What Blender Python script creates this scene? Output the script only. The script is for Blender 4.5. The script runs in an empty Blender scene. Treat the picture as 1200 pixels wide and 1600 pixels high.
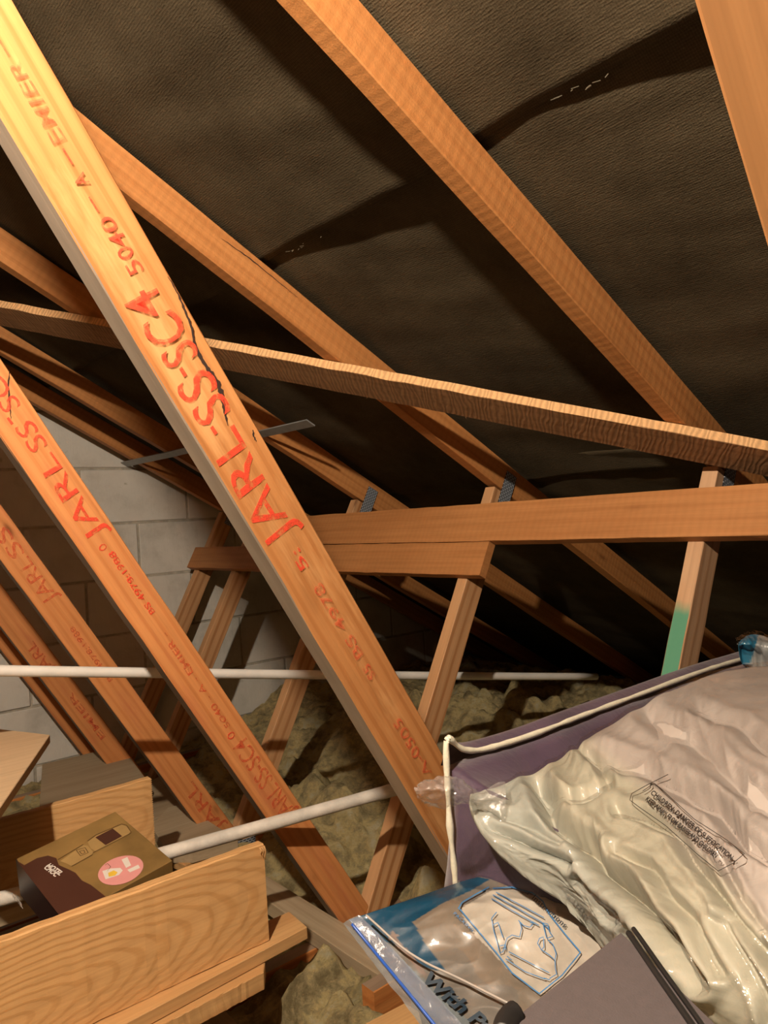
import bpy, bmesh, math, random
from mathutils import Vector, Matrix, noise
from mathutils.bvhtree import BVHTree

SC = bpy.context.scene
COL = SC.collection
# ------------------------------------------------------------------ camera
CAM = Vector((-1.03998, -0.152125, 0.952475))
FPX = 1176.0126
RM = Matrix(((0.76382139, 0.04161065, -0.64408496),
             (-0.64259141, -0.04442354, -0.76492015),
             (-0.06044136, 0.99814583, -0.007193)))
cam_data = bpy.data.cameras.new('camera')
cam_data.sensor_fit = 'VERTICAL'
cam_data.sensor_height = 32.0
cam_data.lens = FPX / 1600.0 * 32.0
cam_data.clip_start = 0.02
cam = bpy.data.objects.new('camera', cam_data)
cam.matrix_world = Matrix.Translation(CAM) @ RM.to_4x4()
COL.objects.link(cam)
SC.camera = cam
# ------------------------------------------------------------------ world, lamp, exposure
world = bpy.data.worlds.new('world')
SC.world = world
world.use_nodes = True
world.node_tree.nodes['Background'].inputs[0].default_value = (0.9, 0.8, 0.7, 1)
world.node_tree.nodes['Background'].inputs[1].default_value = 0.001
LAMP = Vector((-1.33, 0.13, 1.78))
ld_ = bpy.data.lights.new('loft_bulb', 'POINT')
ld_.energy = 165.0
ld_.color = (1.0, 0.84, 0.65)
ld_.shadow_soft_size = 0.022
lo = bpy.data.objects.new('loft_bulb', ld_)
lo.location = LAMP
COL.objects.link(lo)
SC.view_settings.view_transform = 'Standard'
SC.view_settings.look = 'None'
SC.view_settings.gamma = 1.0
SC.view_settings.exposure = 0.0
SC.view_settings.use_curve_mapping = False


# ------------------------------------------------------------------ geometry helpers
def ray(x, y):
    return RM @ Vector(((x - 600) / FPX, (800 - y) / FPX, -1.0))


def at(x, y, t):
    """a place t metres deep along the view through (x, y) of the photograph"""
    return CAM + ray(x, y) * t


def onY(x, y, Y):
    r = ray(x, y)
    return CAM + r * ((Y - CAM.y) / r.y)


def onZ(x, y, Z):
    r = ray(x, y)
    return CAM + r * ((Z - CAM.z) / r.z)


def to_px(p):
    q = RM.transposed() @ (p - CAM)
    return 600 + FPX * q.x / -q.z, 800 - FPX * q.y / -q.z


TH, RO = 0.5202982, 2.386572
DW, DR, DW2 = 0.0746, 0.0758, 0.0661
AL, BE = 1.0342517, 1.0717037
T = 0.035
TY = [-0.041, 0.6, 1.2223, 1.8338, 2.4575, 2.775]
GY = 2.9054
NR = Vector((math.sin(TH), 0, math.cos(TH)))
RD = Vector((-math.cos(TH), 0, math.sin(TH)))
LD = Vector((-math.cos(AL), 0, math.sin(AL)))
SD = Vector((math.cos(BE), 0, math.sin(BE)))
ROFF = NR.x * RO
XA = -math.tan(TH) * RO / (math.tan(AL) - math.tan(TH))
ZA = -math.tan(AL) * XA
XM = math.tan(TH) * RO / (math.tan(BE) + math.tan(TH))


def onRoof(x, y, off):
    r = ray(x, y)
    return CAM + r * ((ROFF + off - NR.dot(CAM)) / NR.dot(r))


def setp(o, label=None, cat=None, group=None, kind=None):
    if label: o['label'] = label
    if cat: o['category'] = cat
    if group: o['group'] = group
    if kind: o['kind'] = kind
    return o


def empty(name, label, cat, loc=(0, 0, 0), group=None, kind=None):
    o = bpy.data.objects.new(name, None)
    o.location = loc
    o.empty_display_size = 0.05
    COL.objects.link(o)
    return setp(o, label, cat, group, kind)


def link(o, parent=None):
    COL.objects.link(o)
    if parent is not None:
        o.parent = parent
        pm = Matrix.Identity(4)
        q = parent
        chain = []
        while q is not None:
            chain.append(q.matrix_basis.copy())
            q = q.parent
        for m in reversed(chain):
            pm = pm @ m
        o.matrix_parent_inverse = Matrix.Identity(4)
        o.matrix_basis = pm.inverted() @ o.matrix_basis
    return o


def mesh_obj(name, verts, faces, mat, parent=None, matrix=None, smooth=False):
    me = bpy.data.meshes.new(name)
    me.from_pydata([tuple(v) for v in verts], [], faces)
    me.validate()
    me.update()
    if smooth:
        me.polygons.foreach_set('use_smooth', [True] * len(me.polygons))
    o = bpy.data.objects.new(name, me)
    if mat: me.materials.append(mat)
    if matrix: o.matrix_basis = matrix
    return link(o, parent)


def fix_normals(o):
    bm = bmesh.new()
    bm.from_mesh(o.data)
    bmesh.ops.recalc_face_normals(bm, faces=bm.faces)
    bm.to_mesh(o.data)
    bm.free()


def frame(P, X, Y):
    X = X.normalized()
    Z = X.cross(Y).normalized()
    Y = Z.cross(X).normalized()
    m = Matrix((X, Y, Z)).transposed().to_4x4()
    m.translation = P
    return m


def timber(name, P0, P1, side, ty, tz, mat, parent=None, ch=0.0018, n=14, wob=0.0007, seed=0, cut0=0.0, cut1=0.0):
    """sawn timber: local X along its length, local Y = side (thickness ty), local Z (depth tz); chamfered arrises"""
    L = (P1 - P0).length
    m = frame(P0, P1 - P0, side)
    rnd = random.Random(seed * 77 + int(L * 1000))
    prof = []
    a, b = ty / 2, tz / 2
    for sy, sz in ((1, 1), (-1, 1), (-1, -1), (1, -1)):
        c = ch
        if sy * sz > 0:
            prof += [(sy * (a), sz * (b - c)), (sy * (a - c), sz * b)]
        else:
            prof += [(sy * (a - c), sz * b), (sy * a, sz * (b - c))]
    V, F = [], []
    for i in range(n + 1):
        x = L * i / n
        wy, wz = rnd.uniform(-wob, wob), rnd.uniform(-wob, wob)
        for k, (y, z) in enumerate(prof):
            xx = x
            if i == 0: xx = x + cut0 * z
            if i == n: xx = x + cut1 * z
            V.append((xx, y + wy + rnd.uniform(-wob, wob) * .5, z + wz + rnd.uniform(-wob, wob) * .5))
    for i in range(n):
        for k in range(8):
            k2 = (k + 1) % 8
            F.append((i * 8 + k, i * 8 + k2, (i + 1) * 8 + k2, (i + 1) * 8 + k))
    F.append(tuple(range(8)))
    F.append(tuple(n * 8 + k for k in range(7, -1, -1)))
    o = mesh_obj(name, V, F, mat, parent, m)
    fix_normals(o)
    return o


def slab(name, poly, thick, mat, parent=None, grain=None, rough=0.0, seed=1):
    """flat board: poly = list of world points of its top face, thick downwards; object X along the grain"""
    c = sum(poly, Vector()) / len(poly)
    g = grain or (poly[1] - poly[0])
    up = (poly[1] - poly[0]).cross(poly[2] - poly[0]).normalized()
    if up.z < 0: up = -up
    X = (g - up * g.dot(up)).normalized()
    Yv = up.cross(X)
    m = Matrix((X, Yv, up)).transposed().to_4x4()
    m.translation = c
    mi = m.inverted()
    bm = bmesh.new()
    vs = [bm.verts.new(mi @ p) for p in poly]
    f = bm.faces.new(vs)
    r = bmesh.ops.extrude_face_region(bm, geom=[f])
    for v in [e for e in r['geom'] if isinstance(e, bmesh.types.BMVert)]:
        v.co.z -= thick
    bmesh.ops.recalc_face_normals(bm, faces=bm.faces)
    bmesh.ops.bevel(bm, geom=list(bm.edges), offset=min(0.0012, thick * .2), segments=1, affect='EDGES')
    if rough:
        es = [e for e in bm.edges if e.calc_length() > .05]
        bmesh.ops.subdivide_edges(bm, edges=es, cuts=24, use_grid_fill=False)
        rnd = random.Random(seed)
        for v in bm.verts:
            v.co.x += rnd.uniform(-rough, rough)
            v.co.y += rnd.uniform(-rough, rough)
    me = bpy.data.meshes.new(name)
    bm.to_mesh(me)
    bm.free()
    me.materials.append(mat)
    o = bpy.data.objects.new(name, me)
    o.matrix_basis = m
    return link(o, parent)


def tube(name, pts, r, mat, parent=None, seg=12, smooth=True, wob=0.0):
    V, F = [], []
    n = len(pts)
    for i, p in enumerate(pts):
        d = (pts[min(i + 1, n - 1)] - pts[max(i - 1, 0)]).normalized()
        ref = Vector((0, 0, 1)) if abs(d.z) < .9 else Vector((1, 0, 0))
        a = d.cross(ref).normalized()
        b = a.cross(d)
        rr = r * (1 + wob * noise.noise(p * 60))
        for k in range(seg):
            t = 2 * math.pi * k / seg
            V.append(p + a * math.cos(t) * rr + b * math.sin(t) * rr)
    for i in range(n - 1):
        for k in range(seg):
            k2 = (k + 1) % seg
            F.append((i * seg + k, i * seg + k2, (i + 1) * seg + k2, (i + 1) * seg + k))
    F.append(tuple(range(seg - 1, -1, -1)))
    F.append(tuple((n - 1) * seg + k for k in range(seg)))
    c = sum(pts, Vector()) / n
    o = mesh_obj(name, [v - c for v in V], F, mat, parent, Matrix.Translation(c), smooth)
    fix_normals(o)
    return o


def lerp_pts(pts, n):
    """Catmull-Rom through points"""
    out = []
    m = len(pts)
    for i in range(m - 1):
        p0, p1, p2, p3 = pts[max(i - 1, 0)], pts[i], pts[i + 1], pts[min(i + 2, m - 1)]
        for k in range(n):
            t = k / n
            out.append(0.5 * ((2 * p1) + (p2 - p0) * t + (2 * p0 - 5 * p1 + 4 * p2 - p3) * t * t + (3 * p1 - p0 - 3 * p2 + p3) * t ** 3))
    out.append(pts[-1].copy())
    return out


def net(rows, nu, nv):
    """smooth grid through a net of points: rows[j][i] -> list of nv+1 rows of nu+1 points"""
    R = [lerp_pts(r, 8) for r in rows]
    W = len(R[0])
    cols = [lerp_pts([R[j][i] for j in range(len(R))], 8) for i in range(W)]
    H = len(cols[0])

    def samp(u, v):
        x, y = u * (W - 1), v * (H - 1)
        i, j = min(int(x), W - 2), min(int(y), H - 2)
        a, b = x - i, y - j
        return (cols[i][j] * (1 - a) + cols[i + 1][j] * a) * (1 - b) + (cols[i][j + 1] * (1 - a) + cols[i + 1][j + 1] * a) * b
    return [[samp(i / nu, j / nv) for i in range(nu + 1)] for j in range(nv + 1)]


def grid_faces(nu, nv):
    F = []
    for j in range(nv):
        for i in range(nu):
            a = j * (nu + 1) + i
            F.append((a, a + 1, a + nu + 2, a + nu + 1))
    return F


# ------------------------------------------------------------------ materials
def newmat(name):
    m = bpy.data.materials.new(name)
    m.use_nodes = True
    nt = m.node_tree
    b = nt.nodes['Principled BSDF']
    return m, nt, b


def N(nt, typ, **kw):
    n = nt.nodes.new(typ)
    for k, v in kw.items():
        if k.startswith('i_'):
            n.inputs[int(k[2:])].default_value = v
        else:
            setattr(n, k, v)
    return n


def ramp(nt, src, stops):
    r = nt.nodes.new('ShaderNodeValToRGB')
    el = r.color_ramp.elements
    while len(el) < len(stops): el.new(0.5)
    for e, (p, c) in zip(el, stops):
        e.position = p
        e.color = (c[0], c[1], c[2], 1) if len(c) == 3 else c
    nt.links.new(src, r.inputs[0])
    return r


def mix(nt, fac, a, b, mode='MIX'):
    n = nt.nodes.new('ShaderNodeMix')
    n.data_type = 'RGBA'
    n.blend_type = mode
    for s, v in ((0, fac), (6, a), (7, b)):
        if isinstance(v, (int, float)): n.inputs[s].default_value = v
        elif isinstance(v, tuple): n.inputs[s].default_value = (*v, 1) if len(v) == 3 else v
        else: nt.links.new(v, n.inputs[s])
    return n.outputs[2]


def math_(nt, op, a, b=None, clamp=False):
    n = nt.nodes.new('ShaderNodeMath')
    n.operation = op
    n.use_clamp = clamp
    for s, v in ((0, a), (1, b)):
        if v is None: continue
        if isinstance(v, (int, float)): n.inputs[s].default_value = v
        else: nt.links.new(v, n.inputs[s])
    return n.outputs[0]


def coords(nt, scale=(1, 1, 1), rnd=True):
    tc = nt.nodes.new('ShaderNodeTexCoord')
    out = tc.outputs['Object']
    if rnd:
        oi = nt.nodes.new('ShaderNodeObjectInfo')
        mul = nt.nodes.new('ShaderNodeVectorMath')
        mul.operation = 'MULTIPLY'
        cmb = nt.nodes.new('ShaderNodeCombineXYZ')
        for k in range(3): nt.links.new(oi.outputs['Random'], cmb.inputs[k])
        nt.links.new(cmb.outputs[0], mul.inputs[0])
        mul.inputs[1].default_value = (37, 3.1, 5.7)
        add = nt.nodes.new('ShaderNodeVectorMath')
        nt.links.new(out, add.inputs[0])
        nt.links.new(mul.outputs[0], add.inputs[1])
        out = add.outputs[0]
    mp = nt.nodes.new('ShaderNodeMapping')
    mp.inputs['Scale'].default_value = scale
    nt.links.new(out, mp.inputs[0])
    return mp.outputs[0], tc


def noise_n(nt, vec, scale, detail=4, rough=.55, dist=0):
    n = nt.nodes.new('ShaderNodeTexNoise')
    n.inputs['Scale'].default_value = scale
    n.inputs['Detail'].default_value = detail
    n.inputs['Roughness'].default_value = rough
    n.inputs['Distortion'].default_value = dist
    nt.links.new(vec, n.inputs['Vector'])
    return n.outputs[0]


def bump(nt, b, h, strength=.3, dist=.002):
    n = nt.nodes.new('ShaderNodeBump')
    n.inputs['Strength'].default_value = strength
    n.inputs['Distance'].default_value = dist
    nt.links.new(h, n.inputs['Height'])
    nt.links.new(n.outputs[0], b.inputs['Normal'])
    return n


def pine(name, base, dark, ring=70, contrast=1.0, grey_under=None, saw=0.0, rough=.6, big=None, stain=None, paint=None, knots=True, sat_var=.12):
    base, dark = tuple(c_ * .78 for c_ in base), tuple(c_ * .78 for c_ in dark)
    m, nt, b = newmat(name)
    v1, tc = coords(nt, (.55, 9, 9))
    cathedral = big == 7
    nn = noise_n(nt, v1, 1.6, 3, .5)
    vr, _ = coords(nt, (.22, 1, 1))
    w = nt.nodes.new('ShaderNodeTexWave')
    w.wave_type = 'BANDS'
    w.bands_direction = 'Z'
    w.wave_profile = 'SIN'
    w.inputs['Scale'].default_value = ring / 6.28
    w.inputs['Distortion'].default_value = 5.5 if big is None else big
    w.inputs['Detail'].default_value = 2.5
    w.inputs['Detail Scale'].default_value = .35 if big is None else .12
    if cathedral:
        w.wave_type = 'RINGS'
        w.rings_direction = 'X'
        w.inputs['Scale'].default_value = 58
        w.inputs['Distortion'].default_value = 2.6
        w.inputs['Detail'].default_value = 2
        w.inputs['Detail Scale'].default_value = .25
        mpc = nt.nodes.new('ShaderNodeMapping')
        mpc.inputs['Location'].default_value = (0, .012, .02)
        mpc.inputs['Rotation'].default_value = (0, .05, .13)
        mpc.inputs['Scale'].default_value = (1, 1, .55)
        nt.links.new(tc.outputs['Object'], mpc.inputs[0])
        nt.links.new(mpc.outputs[0], w.inputs[0])
    else:
        nt.links.new(vr, w.inputs[0])
    vf, _ = coords(nt, (3, 160, 160))
    fine = noise_n(nt, vf, 1.0, 2, .6)
    ring_s = ramp(nt, w.outputs[1], [(0.0, (0, 0, 0)), (.62, (.18, .18, .18)), (.93, (1, 1, 1))])
    fac = math_(nt, 'MULTIPLY', ring_s.outputs[0], math_(nt, 'MULTIPLY', nn, .95 * contrast))
    col = mix(nt, fac, base, dark)
    v2, _ = coords(nt, (1.2, 5, 5))
    blot = noise_n(nt, v2, 2.3, 4, .6)
    bl = ramp(nt, blot, [(.3, (1 - sat_var, 1 - sat_var * 1.3, 1 - sat_var * 1.6)), (.7, (1 + sat_var * .5,) * 3)])
    col = mix(nt, 1.0, col, bl.outputs[0], 'MULTIPLY')
    fr = ramp(nt, fine, [(.25, (.82, .8, .78)), (.6, (1.04, 1.04, 1.04))])
    col = mix(nt, .7, col, fr.outputs[0], 'MULTIPLY')
    if knots:
        vk, _ = coords(nt, (3.2, 9, 9))
        vo = nt.nodes.new('ShaderNodeTexVoronoi')
        vo.inputs['Scale'].default_value = 1.0
        nt.links.new(vk, vo.inputs['Vector'])
        kr = ramp(nt, vo.outputs['Distance'], [(.05, (1, 1, 1)), (.085, (.25, .25, .25)), (.13, (0, 0, 0))])
        # only a few of the cells carry a knot
        sep = nt.nodes.new('ShaderNodeSeparateColor')
        nt.links.new(vo.outputs['Color'], sep.inputs[0])
        has = math_(nt, 'GREATER_THAN', sep.outputs[0], .55)
        col = mix(nt, math_(nt, 'MULTIPLY', kr.outputs[0], math_(nt, 'MULTIPLY', has, .75)), col, (dark[0] * .35, dark[1] * .3, dark[2] * .3))
    if stain:
        vs, _ = coords(nt, (2.0, 14, 14))
        s = ramp(nt, noise_n(nt, vs, 1.7, 5, .65), [(.52, (0, 0, 0)), (.66, (1, 1, 1))])
        col = mix(nt, math_(nt, 'MULTIPLY', s.outputs[0], .55), col, stain)
    sepn = nt.nodes.new('ShaderNodeSeparateXYZ')
    nt.links.new(tc.outputs['Normal'], sepn.inputs[0])
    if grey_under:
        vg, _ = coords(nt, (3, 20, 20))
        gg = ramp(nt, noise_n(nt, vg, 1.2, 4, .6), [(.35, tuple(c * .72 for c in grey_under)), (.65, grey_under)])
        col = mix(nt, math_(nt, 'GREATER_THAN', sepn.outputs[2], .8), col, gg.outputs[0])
    if paint:
        # sprayed band at the foot of the timber on its narrow face
        sx = nt.nodes.new('ShaderNodeSeparateXYZ')
        nt.links.new(tc.outputs['Object'], sx.inputs[0])
        edge = math_(nt, 'ADD', sx.outputs[0], math_(nt, 'MULTIPLY', noise_n(nt, v2, 8, 3), .02))
        g = ramp(nt, edge, [(paint[1] - .0, (1, 1, 1)), (paint[1] + .03, (0, 0, 0))])
        face = math_(nt, 'GREATER_THAN', math_(nt, 'ABSOLUTE', sepn.outputs[2]), .8)
        col = mix(nt, math_(nt, 'MULTIPLY', math_(nt, 'MULTIPLY', g.outputs[0], face), .92), col, paint[0])
    nt.links.new(col, b.inputs['Base Color'])
    b.inputs['Roughness'].default_value = rough
    b.inputs['Specular IOR Level'].default_value = .3
    h = math_(nt, 'ADD', math_(nt, 'MULTIPLY', fine, .6), math_(nt, 'MULTIPLY', ring_s.outputs[0], .4))
    st = .35
    if saw:
        vsaw, _ = coords(nt, (1, .35, .35))
        ws = nt.nodes.new('ShaderNodeTexWave')
        ws.bands_direction = 'X'
        ws.inputs['Scale'].default_value = 17 if saw < 1 else 30
        ws.inputs['Distortion'].default_value = 5 if saw < 1 else 11
        ws.inputs['Detail'].default_value = 3
        nt.links.new(vsaw, ws.inputs[0])
        vfz, _ = coords(nt, (60, 60, 60))
        fz = noise_n(nt, vfz, 4, 4, .7)
        h = math_(nt, 'ADD', math_(nt, 'MULTIPLY', ws.outputs[1], saw), fz)
        st = .25 + saw * .35
        dk = ramp(nt, math_(nt, 'MULTIPLY', ws.outputs[1], fz), [(.0, (.9, .9, .9) if saw < 1 else (.7, .7, .7)), (.45, (1.06, 1.06, 1.06))])
        col2 = mix(nt, min(1, saw * 1.2), col, dk.outputs[0], 'MULTIPLY')
        if saw >= 1:
            col2 = mix(nt, math_(nt, 'GREATER_THAN', math_(nt, 'ABSOLUTE', sepn.outputs[2]), .8), col2, mix(nt, .85, (.74, .44, .21), dk.outputs[0], 'MULTIPLY'))
        nt.links.new(col2, b.inputs['Base Color'])
    bump(nt, b, h, st, .0015)
    return m


ORANGE, ORANGE_D = (.66, .275, .085), (.44, .125, .025)
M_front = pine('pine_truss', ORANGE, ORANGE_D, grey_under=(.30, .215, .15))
M_webplain = pine('pine_truss_web_near', (.60, .29, .11), (.42, .15, .04), contrast=.6)
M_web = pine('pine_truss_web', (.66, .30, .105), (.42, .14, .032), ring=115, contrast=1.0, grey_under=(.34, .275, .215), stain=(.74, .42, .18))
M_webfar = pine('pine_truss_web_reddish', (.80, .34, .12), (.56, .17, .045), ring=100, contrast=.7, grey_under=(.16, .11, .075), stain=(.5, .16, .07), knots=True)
M_rafter = pine('pine_rafter', (.64, .285, .095), (.44, .15, .04), contrast=.6, saw=.35)
M_brace_pine = pine('pine_short_web', (.70, .40, .20), (.42, .17, .055), contrast=1.3)
M_green = pine('pine_short_web_painted', (.70, .44, .26), (.50, .25, .11), contrast=1.0, paint=((.055, .27, .17), .775))
M_rough = pine('rough_sawn_brace', (.42, .23, .11), (.24, .12, .05), contrast=.5, saw=1.0, rough=.85)
M_binder = pine('pine_binder', (.58, .265, .095), (.42, .15, .045), contrast=.5, saw=.25)
M_plank = pine('planed_pine_plank', (.84, .50, .22), (.62, .32, .11), ring=95, contrast=1.05, big=7, rough=.5, knots=False, sat_var=.08)
M_plank2 = pine('pale_pine_board', (.74, .45, .20), (.55, .27, .10), ring=60, contrast=.8, knots=False)
M_grey = pine('weathered_grey_board', (.50, .40, .27), (.34, .25, .15), contrast=.6, rough=.8)
M_tan = pine('pale_tan_board', (.80, .58, .36), (.52, .33, .17), contrast=.35, knots=False, sat_var=.1)

# red stencil ink, worn
M_ink, nt, b = newmat('red_stencil_ink')
v, _ = coords(nt, (40, 40, 40), False)
f = ramp(nt, noise_n(nt, v, 2.2, 4, .6), [(.36, (.10,) * 3), (.60, (.74,) * 3)])
tr = nt.nodes.new('ShaderNodeBsdfTransparent')
mx = nt.nodes.new('ShaderNodeMixShader')
nt.links.new(f.outputs[0], mx.inputs[0])
nt.links.new(tr.outputs[0], mx.inputs[1])
nt.links.new(b.outputs[0], mx.inputs[2])
nt.links.new(mx.outputs[0], nt.nodes['Material Output'].inputs[0])
b.inputs['Base Color'].default_value = (.88, .09, .045, 1)
b.inputs['Roughness'].default_value = .5
M_inkfaint = M_ink.copy()
M_inkfaint.name = 'red_stencil_ink_faded'
for nd in M_inkfaint.node_tree.nodes:
    if nd.type == 'VALTORGB':
        nd.color_ramp.elements[0].color = (.05, .05, .05, 1)
        nd.color_ramp.elements[1].color = (.38, .38, .38, 1)
    if nd.type == 'BSDF_PRINCIPLED':
        nd.inputs['Base Color'].default_value = (.80, .12, .05, 1)


def plain(name, col, rough=.6, metal=0.0, coat=0.0, bumps=0.0, bscale=200, var=.1):
    col = tuple(c_ * .80 for c_ in col)
    m, nt, b = newmat(name)
    v, _ = coords(nt)
    n = noise_n(nt, v, bscale * .2, 4, .6)
    r = ramp(nt, n, [(.3, tuple(c * (1 - var) for c in col)), (.7, tuple(min(1, c * (1 + var)) for c in col))])
    nt.links.new(r.outputs[0], b.inputs['Base Color'])
    b.inputs['Roughness'].default_value = rough
    b.inputs['Metallic'].default_value = metal
    b.inputs['Coat Weight'].default_value = coat
    b.inputs['Coat Roughness'].default_value = .12
    if bumps:
        bump(nt, b, noise_n(nt, v, bscale, 4, .6), bumps, .002)
    return m


M_crack = plain('dark_split', (.035, .015, .008), .9)
M_steel = plain('galvanised_steel', (.38, .39, .39), .5, .4, bumps=.1)
M_pipe = plain('white_plastic_pipe', (.92, .90, .86), .45, var=.08, bscale=60)
M_pipe_d = plain('dusty_white_pipe', (.72, .68, .62), .7, var=.2, bscale=120, bumps=.4)
M_piping = plain('white_piping', (.88, .84, .68), .5, bumps=.3, bscale=400)
M_mortar = plain('mortar', (.50, .47, .40), .95, bumps=.8, bscale=150, var=.25)
M_plaster = plain('ceiling_board', (.20, .17, .13), .9)
M_black = plain('black_cord', (.015, .014, .014), .5)
M_lid = plain('grey_fabric_lid', (.105, .085, .088), .85, bumps=.25, bscale=700, var=.06)
M_lidside = plain('grey_fabric_side', (.10, .082, .08), .85, bumps=.25, bscale=700, var=.06)
M_dark = plain('dark_brown_print', (.075, .028, .018), .35, bumps=.03, var=.05)
M_darkside = plain('dark_brown_side', (.035, .016, .018), .35, var=.1)
M_gold = plain('gold_brown_card', (.27, .165, .055), .4, var=.25, bscale=60)
M_goldlight = plain('pale_gold_print', (.40, .26, .10), .4, var=.1)
M_goldline = plain('brown_line_print', (.12, .06, .02), .5)
M_pink = plain('pink_sticker', (.78, .34, .33), .4, var=.04)
M_white = plain('white_print', (.80, .74, .68), .5, var=.03)
M_yellow = plain('yellow_print', (.85, .55, .06), .5)
M_greyprint = plain('grey_print', (.12, .09, .075), .5)
M_blueprint = plain('blue_print', (.06, .22, .48), .4)
M_navy = plain('navy_print', (.006, .028, .055), .5)
M_textgrey = plain('grey_text_print', (.025, .02, .02), .6)

# nail plate: punched zinc
M_plate, nt, b = newmat('punched_nail_plate')
v, _ = coords(nt, (1, 1, 1), False)
br = nt.nodes.new('ShaderNodeTexBrick')
br.inputs['Scale'].default_value = 1
br.inputs['Brick Width'].default_value = .012
br.inputs['Row Height'].default_value = .006
br.inputs['Mortar Size'].default_value = .0014
br.inputs['Color1'].default_value = (.015, .02, .03, 1)
br.inputs['Color2'].default_value = (.03, .035, .045, 1)
br.inputs['Mortar'].default_value = (.38, .42, .48, 1)
swz = nt.nodes.new('ShaderNodeSeparateXYZ')
cz = nt.nodes.new('ShaderNodeCombineXYZ')
nt.links.new(v, swz.inputs[0])
nt.links.new(swz.outputs[0], cz.inputs[0])
nt.links.new(swz.outputs[2], cz.inputs[1])
nt.links.new(cz.outputs[0], br.inputs[0])
nt.links.new(br.outputs[0], b.inputs['Base Color'])
b.inputs['Metallic'].default_value = .25
b.inputs['Roughness'].default_value = .5

# roofing felt: hessian weave
M_felt, nt, b = newmat('bituminous_hessian_felt')
v, _ = coords(nt, (1, 1, 1), False)
wv = nt.nodes.new('ShaderNodeTexWave')
wv.bands_direction = 'X'
wv.inputs['Scale'].default_value = 75
wv.inputs['Distortion'].default_value = 2.5
wv.inputs['Detail'].default_value = 2
wv.inputs['Detail Scale'].default_value = 2
nt.links.new(v, wv.inputs[0])
wv2 = nt.nodes.new('ShaderNodeTexWave')
wv2.bands_direction = 'Y'
wv2.inputs['Scale'].default_value = 90
wv2.inputs['Distortion'].default_value = 1.5
nt.links.new(v, wv2.inputs[0])
big_n = noise_n(nt, v, 5, 5, .65)
fl_v, _ = coords(nt, (260, 60, 60), False)
flk = noise_n(nt, fl_v, 1.0, 3, .7)
fuzz = noise_n(nt, v, 240, 3, .7)
col = mix(nt, math_(nt, 'ADD', math_(nt, 'MULTIPLY', wv.outputs[1], .22), math_(nt, 'MULTIPLY', fuzz, .65)), (.042, .032, .018), (.125, .097, .060))
col = mix(nt, math_(nt, 'MULTIPLY', wv2.outputs[1], .35), col, (.034, .027, .016))
bn = ramp(nt, big_n, [(.3, (.62, .6, .56)), (.7, (1.2, 1.2, 1.2))])
col = mix(nt, 1.0, col, bn.outputs[0], 'MULTIPLY')
fk = ramp(nt, flk, [(.66, (0, 0, 0)), (.74, (1, 1, 1))])
col = mix(nt, math_(nt, 'MULTIPLY', fk.outputs[0], .5), col, (.17, .14, .085))
nt.links.new(col, b.inputs['Base Color'])
b.inputs['Roughness'].default_value = .9
b.inputs['Specular IOR Level'].default_value = .15
bump(nt, b, math_(nt, 'ADD', math_(nt, 'ADD', math_(nt, 'MULTIPLY', wv.outputs[1], .25), math_(nt, 'MULTIPLY', fuzz, 1.6)), math_(nt, 'MULTIPLY', flk, 1.5)), .6, .0012)

# aerated blocks, painted by dust
M_block, nt, b = newmat('pale_grey_block')
v, _ = coords(nt)
c1 = ramp(nt, noise_n(nt, v, 6, 6, .65), [(.3, (.48, .465, .425)), (.5, (.62, .605, .56)), (.75, (.68, .665, .62))])
st = ramp(nt, noise_n(nt, v, 22, 5, .7), [(.66, (0, 0, 0)), (.76, (1, 1, 1))])
colb = mix(nt, math_(nt, 'MULTIPLY', st.outputs[0], .5), c1.outputs[0], (.20, .19, .10))
nt.links.new(colb, b.inputs['Base Color'])
b.inputs['Roughness'].default_value = .95
vb, _ = coords(nt, (1, 1, .12))
bump(nt, b, math_(nt, 'ADD', noise_n(nt, vb, 90, 3, .6), noise_n(nt, v, 60, 5, .7)), .5, .003)

# glass wool
M_wool, nt, b = newmat('glass_wool')
v, _ = coords(nt, (1, 1, 1), False)
cw = ramp(nt, noise_n(nt, v, 13, 8, .72), [(.36, (.36, .29, .15)), (.46, (.62, .51, .28)), (.54, (.90, .74, .36)), (.64, (.92, .84, .58))])
nt.links.new(cw.outputs[0], b.inputs['Base Color'])
b.inputs['Roughness'].default_value = 1
b.inputs['Specular IOR Level'].default_value = .1
vw, _ = coords(nt, (1, 1, 3), False)
bump(nt, b, noise_n(nt, vw, 70, 9, .8, 1.5), 1.0, .02)


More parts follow.
